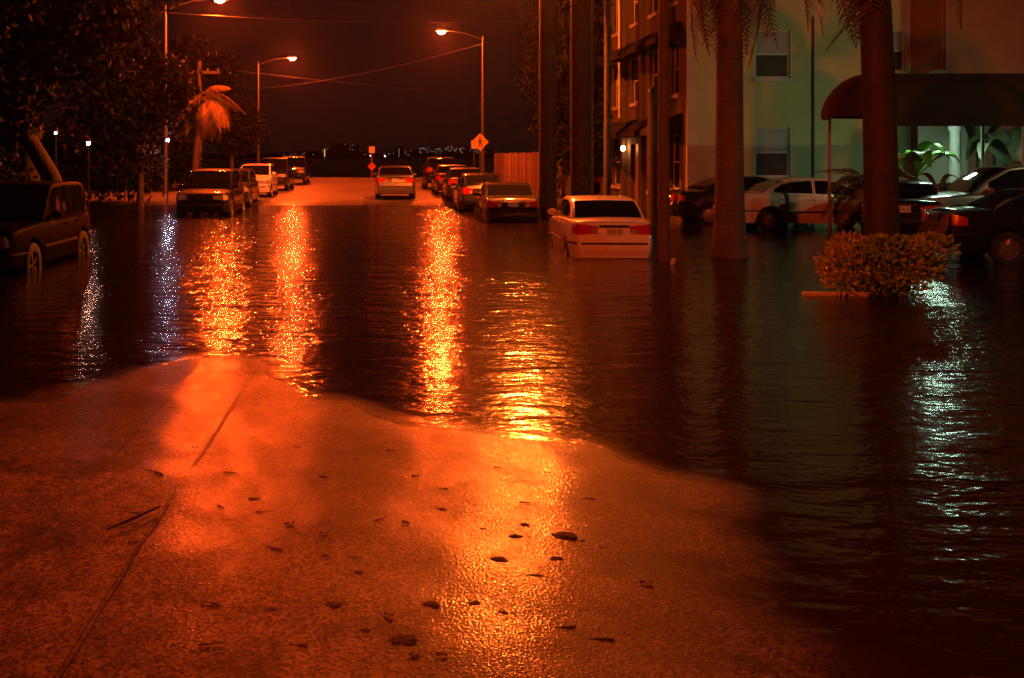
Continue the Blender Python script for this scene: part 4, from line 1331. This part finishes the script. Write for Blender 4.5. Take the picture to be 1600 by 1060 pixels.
# ------------------------------------------------------------------ signs
def sign_post(x, y, h, r_=.03):
    return MB().tube([(0, 0, -.3), (0, 0, h)], r_, 8)
M_sy = mat('sign_yellow', (.80, .42, .02), .4)
M_sw = mat('sign_pale', (.62, .60, .56), .5)
M_sk = mat('sign_black', (.01, .01, .01), .5)
def diamond(s, y0, y1, zc, x0=0):
    mb = MB(); r2 = s
    a = [(x0, zc - r2), (x0 + r2, zc), (x0, zc + r2), (x0 - r2, zc)]
    i = 0
    mb.v = [(p[0], y0, p[1]) for p in a] + [(p[0], y1, p[1]) for p in a]
    mb.f = [(0, 1, 2, 3), (7, 6, 5, 4)] + [(k, (k + 1) % 4, 4 + (k + 1) % 4, 4 + k) for k in range(4)]
    return mb
sx, sy = 3.95 + .75, 50.0
sg = thing('crossing_sign', 'yellow diamond sign with a black walking figure beside the tall lamp pole', 'sign', (at(750, 222, sy).x, sy, gz(4.7, sy)))
zc = at(750, 222, sy).z - gz(4.7, sy)
sign_post(0, 0, zc + .3).build('post', M_galv, sg)
dm = diamond(.43, -.055, -.035, zc).build('panel', M_sy, sg)
fig = MB()
def limb(a, b, wv):
    a, b = Vector((a[0], 0, a[1])), Vector((b[0], 0, b[1]))
    d_ = (b - a).normalized(); n_ = Vector((-d_.z, 0, d_.x)) * wv
    for (p, q) in ((a, b),):
        i = len(fig.v)
        for yy in (-.0575, -.0553):
            fig.v += [(*(p - n_).xz[:1], yy, (p - n_).z + zc), ((p + n_).x, yy, (p + n_).z + zc), ((q + n_).x, yy, (q + n_).z + zc), ((q - n_).x, yy, (q - n_).z + zc)]
        fig.f += [(i, i + 1, i + 2, i + 3), (i + 7, i + 6, i + 5, i + 4)] + [(i + k, i + 4 + k, i + 4 + (k + 1) % 4, i + (k + 1) % 4) for k in range(4)]
limb((0, .13), (.0, -.03), .05)
limb((.0, -.02), (.07, -.12), .026); limb((.07, -.12), (.075, -.26), .022)
limb((-.01, -.02), (-.04, -.14), .026); limb((-.04, -.14), (-.10, -.26), .022)
limb((.02, .12), (.10, .02), .018); limb((.10, .02), (.13, .05), .016)
limb((-.02, .12), (-.09, .03), .018); limb((-.09, .03), (-.08, -.03), .016)
i = len(fig.v); n = 12
for yy in (-.0575, -.0553):
    fig.v += [(.0 + .045 * math.cos(2 * math.pi * k / n), yy, zc + .205 + .05 * math.sin(2 * math.pi * k / n)) for k in range(n)]
fig.f += [tuple(i + k for k in range(n)), tuple(i + n + k for k in range(n))[::-1]] + [(i + k, i + (k + 1) % n, i + n + (k + 1) % n, i + n + k) for k in range(n)]
fig.build('walking_figure', M_sk, dm)
s2 = thing('street_sign', 'plain small sign on a thin post half hidden behind the yellow diamond', 'sign', (at(741, 228, 54).x, 54, gz(4.8, 54)))
zc2 = at(741, 226, 54).z - gz(4.8, 54)
sign_post(0, 0, zc2 + .2).build('post', M_galv, s2)
mb = MB(); mb.box(-.16, .2, -.05, -.03, zc2 - .22, zc2 + .22); mb.build('panel', M_sw, s2)
s3 = thing('end_sign', 'post with pale square sign above a small red diamond at the road end', 'sign', (at(581, 250, 74).x, 74, gz(-.9, 74)))
z0_ = gz(-.9, 74)
sign_post(0, 0, at(0, 230, 74).z - z0_).build('post', mat('red_post', (.35, .10, .05), .5), s3)
mb = MB(); mb.box(-.21, .21, -.055, -.035, at(0, 239, 74).z - z0_, at(0, 229, 74).z - z0_); mb.build('square_panel', M_sw, s3)
diamond(.32, -.055, -.035, at(0, 260, 74).z - z0_).build('diamond_panel', mat('sign_red', (.45, .08, .03), .45), s3)

# ------------------------------------------------------------------ far shore
M_far = mat('far_building', (.03, .03, .035), .8)
def lit(name, c, s): return mat('lit_' + name, (.05, .05, .05), .5, emit=c, estr=s, sample=False)
L_w, L_c, L_a, L_r = lit('warm', (1, .62, .35), .5), lit('cold', (.75, .82, 1), .45), lit('amber', (1, .40, .08), .9), lit('red', (1, .03, .02), 1.6)
L_b = lit('bright', (1, .93, .85), 6)
rnd = random.Random(31)
far = [(470, 500, 236), (500, 516, 232), (516, 562, 226), (560, 590, 238), (598, 612, 236), (618, 630, 231), (630, 652, 236), (652, 672, 229), (672, 694, 231), (694, 716, 229), (716, 740, 231), (740, 772, 233), (930, 946, 193), (420, 470, 240)]
desc = ['broad dark', 'narrow dark', 'tall dark', 'low', 'slim', 'slim lit', 'low wide', 'speckled', 'many windowed', 'pale speckled', 'faint', 'long faint', 'very tall', 'flat dark']
where = ['left of the road end', 'with one amber strip, left of the road end', 'with a red roof light, left of the end sign', 'just left of the end sign', 'right of the end sign', 'with a vertical lit strip, above the grey sedan', 'right above the grey sedan roof', 'above the off-roader roof', 'above the farthest right hand off-roader', 'between off-roader and crossing sign', 'left of the crossing sign', 'behind the crossing sign', 'seen between the palms and the awnings', 'above the farthest left off-roader']
for k, (a, b, top) in enumerate(far):
    Y = 1500.0 if top > 200 else 900.0
    p0, p1 = at(a, top, Y), at(b, top, Y)
    t = thing('waterfront_building', '%s building across the bay %s' % (desc[k], where[k]), 'building', (p0.x, Y, -.9), 0, 'lit buildings across the bay')
    W_, H_ = p1.x - p0.x, p0.z + .9
    mb = MB(); mb.box(0, W_, 0, 14, 0, H_); mb.build('block', M_far, t)
    mb = MB(); mb.box(W_ * .3, W_ * .6, 3, 8, H_, H_ + 2); mb.build('roof_house', M_far, t)
    n = {5: 0, 1: 3, 9: 14, 7: 14, 8: 12, 10: 9, 11: 8, 12: 5}.get(k, 4)
    for j in range(n):
        x = rnd.uniform(.05, .9) * W_; z = H_ * rnd.uniform(.45, .95)
        mb = MB(); mb.box(0, rnd.choice((.7, 1.1)), -.06, -.01, 0, .8)
        mb.build('window', rnd.choice((L_w, L_c, L_c, L_a)), t, loc=(x, 0, z))
    if k == 1: MB().box(W_ * .4, W_ * .4 + 1.6, -.08, -.01, H_ * .2, H_ * .95).build('lit_strip', L_a, t)
    if k == 5: MB().box(W_ * .4, W_ * .4 + 1.2, -.08, -.01, H_ * .15, H_ * .95).build('lit_strip', lit('dim', (.7, .6, .7), .16), t)
    if k == 4: MB().box(W_ * .2, W_ * .2 + 1.5, -.08, -.01, H_ * .25, H_ * .25 + 1.4).build('flood_light', L_b, t)
    if k == 3: MB().box(W_ * .6, W_ * .6 + 1.1, -.08, -.01, H_ * .4, H_ * .4 + 1.1).build('flood_light', L_b, t)
    if k in (2, 6, 9): MB().box(W_ * .5, W_ * .5 + 1.0, 1, 2, H_ + .01, H_ + 1.0).build('beacon', L_r, t)
mb = MB()
rows = [[(x, 1520 + 30 * math.sin(x * .01), z) for x in np.arange(-2600, 2600, 40)] for z in (-1,)]
ridge = [[(x, 1524, -1) for x in np.arange(-2600, 2600, 25)], [(x, 1530, 5 + 3 * mnoise.noise(Vector((x * .006, 2, 0))) + 2 * mnoise.noise(Vector((x * .03, 5, 0)))) for x in np.arange(-2600, 2600, 25)], [(x, 1580, -1) for x in np.arange(-2600, 2600, 25)]]
tag(mb.grid(ridge).build('far_shore', mat('far_trees', (.02, .022, .015), .9)), kind='structure')

# ------------------------------------------------------------------ storm debris on the asphalt
M_deb = mat('debris', (.014, .010, .007), .85, bump=(70, .006))
rnd = random.Random(77)
def clump_mesh(seed, sx_, sy_, sz_):
    rn = random.Random(seed); bm = bmesh.new()
    bmesh.ops.create_icosphere(bm, subdivisions=3, radius=1)
    for v in bm.verts:
        k = 1 + .6 * mnoise.noise(v.co * 1.7 + Vector((seed * 3.1, 0, 0))) + .45 * mnoise.noise(v.co * 5 + Vector((seed, 9, 0)))
        v.co = Vector((v.co.x * sx_ * k, v.co.y * sy_ * k, max(-.2, v.co.z) * sz_ * k))
    me = bpy.data.meshes.new('leaf_clump'); bm.to_mesh(me); bm.free(); me.materials.append(M_deb); return me
def twig_mesh(seed):
    rn = random.Random(seed); mb = MB(); p = Vector((0, 0, .006)); pts = [p]
    for k in range(5):
        p = p + Vector((.034, rn.uniform(-.011, .011), rn.uniform(-.002, .003))); pts.append(p)
    mb.tube(pts, [.005, .006, .005, .004, .003, .002], 5)
    mb.tube([pts[2], pts[2] + Vector((.03, .028, .006))], [.003, .001], 4)
    me = mb.mesh('twig'); me.materials.append(M_deb); return me
def leaf_mesh(seed):
    rn = random.Random(seed); mb = MB(); rows = []
    for i in range(6):
        q = i / 5; wv = .022 * math.sin(math.pi * (.04 + .92 * q))
        rows.append([(.085 * q, -wv, .004 + .016 * q * q + .010), (.085 * q, 0, .004 + .012 * q), (.085 * q, wv, .006 + .012 * (1 - q))])
    mb.grid(rows); me = mb.mesh('fallen_leaf'); me.materials.append(mat('dead_leaf', (.035, .022, .012), .7)); return me
CL = [clump_mesh(k, .055, .035, .008) for k in range(4)]; TW = [twig_mesh(k) for k in range(3)]; LF = [leaf_mesh(k) for k in range(2)]
spots = [(505, 745, 2), (655, 745, 1), (700, 765, 1), (820, 820, 2), (812, 785, 1), (805, 838, 2), (885, 838, 3), (870, 873, 2), (780, 874, 2), (395, 780, 2), (255, 745, 1.5), (560, 895, 1.5), (520, 945, 2), (675, 945, 2.2), (740, 943, 2), (785, 957, 1.6), (630, 1000, 3), (570, 985, 1.5), (345, 947, 1.5), (425, 952, 1.5), (1000, 912, 1.4), (615, 705, 1), (585, 815, 1), (500, 835, 1), (440, 860, 1), (690, 796, 1.2), (756, 826, 1), (640, 820, 1), (910, 845, 1), (940, 855, 1.4), (548, 872, .9), (515, 872, .9), (350, 738, 1), (300, 700, .8), (225, 735, .8), (130, 720, .8), (400, 800, 1.2), (350, 795, 1), (445, 820, 1), (640, 1025, 1.2), (600, 960, .9), (700, 1025, .9), (850, 900, 1), (900, 980, 1), (960, 1000, 1.2), (200, 850, .9), (90, 780, .8), (480, 1010, 1), (310, 1010, 1), (770, 730, .8), (860, 740, .8), (930, 780, .9), (560, 720, .8), (470, 700, .8)]
DEB = []
for k, (px, py, s) in enumerate(spots):
    gx, gy = 0, 0
    Y = 1.85 * 1600 / (py - 245)
    for _ in range(4):
        x = (px - 600) / 1600 * Y; Y = (CAMZ - gz(x, Y)) * 1600 / (py - 245)
    kind = ('clump', 'twig', 'leaf')[0 if s >= 1.9 else rnd.choice((0, 1, 1, 2, 2))]
    me = {'clump': rnd.choice(CL), 'twig': rnd.choice(TW), 'leaf': rnd.choice(LF)}[kind]
    nm = {'clump': 'leaf_clump', 'twig': 'twig', 'leaf': 'fallen_leaf'}[kind]
    o = share(nm, me, None, (x, Y, gz(x, Y)), (0, 0, rnd.uniform(-.6, .6) + (math.pi if rnd.random() < .5 else 0)), (s * rnd.uniform(.24, .40) * (1.0 if kind == 'clump' else 1.6),) * 3)
    DEB.append((kind, px, py, s, o))
ORD = ['first', 'second', 'third', 'fourth', 'fifth', 'sixth', 'seventh', 'eighth', 'ninth', 'tenth', 'eleventh', 'twelfth', 'thirteenth', 'fourteenth', 'fifteenth', 'sixteenth', 'seventeenth', 'eighteenth', 'nineteenth', 'twentieth']
BAND = [(0, 790, 'near the waterline'), (790, 930, 'on the middle asphalt'), (930, 2000, 'near the bottom edge')]
WORD = {'clump': 'dark sodden leaf clump', 'twig': 'thin dark twig', 'leaf': 'dark curled fallen leaf'}
GRP = {'clump': 'leaf clumps on the asphalt', 'twig': 'twigs on the asphalt', 'leaf': 'fallen leaves on the asphalt'}
for kind in WORD:
    for lo_, hi_, ph in BAND:
        row = sorted([d_ for d_ in DEB if d_[0] == kind and lo_ <= d_[2] < hi_], key=lambda d_: d_[1])
        for n_, d_ in enumerate(row):
            tag(d_[4], '%s %s, %s of its kind from the left' % (WORD[kind], ph, ORD[n_]), 'debris', GRP[kind])
# branch lying along the joint
mb = MB(); mb.tube([(0, 0, .02), (.10, .13, .03), (.17, .30, .02), (.2, .34, .02)], [.006, .009, .007, .004], 6); mb.tube([(.12, .2, .03), (.02, .27, .02)], [.005, .002], 5)
x, y = -1.42, 5.25
tag(mb.build('broken_branch', M_deb, loc=(x, y, gz(x, y)), ), 'dark broken branch lying along the joint in the road', 'branch')
# cup afloat beside the pole
cp = at(1051, 413, 19.0)
c_ = MB(); c_.lathe([(.001, -.06), (.038, -.06), (.05, .075), (.047, .075), (.036, -.05), (.001, -.05)], 14)
o = c_.build('paper_cup', mat('paper_cup', (.7, .66, .6), .6), None, 40, (cp.x, 19.0, .03)); o.rotation_euler = (.35, .2, 0)
tag(o, 'pale paper cup floating beside the dark utility pole', 'cup')


# ------------------------------------------------------------------ thin haze added to stand in for lens bloom round the lamps
hz = bpy.data.materials.new('haze'); hz.use_nodes = True
t = hz.node_tree; t.nodes.remove(t.nodes['Principled BSDF'])
pv = t.nodes.new('ShaderNodeVolumePrincipled')
pv.inputs['Color'].default_value = (.95, .95, .95, 1)
pv.inputs['Density'].default_value = 0.00014
pv.inputs['Anisotropy'].default_value = 0.88
t.links.new(pv.outputs[0], t.nodes['Material Output'].inputs['Volume'])
mb = MB(); mb.box(-95, 95, -45, 82, -2.5, 16)
tag(mb.build('haze', hz), 'thin haze added over the street for the bloom round the lamps', 'haze', kind='stuff')
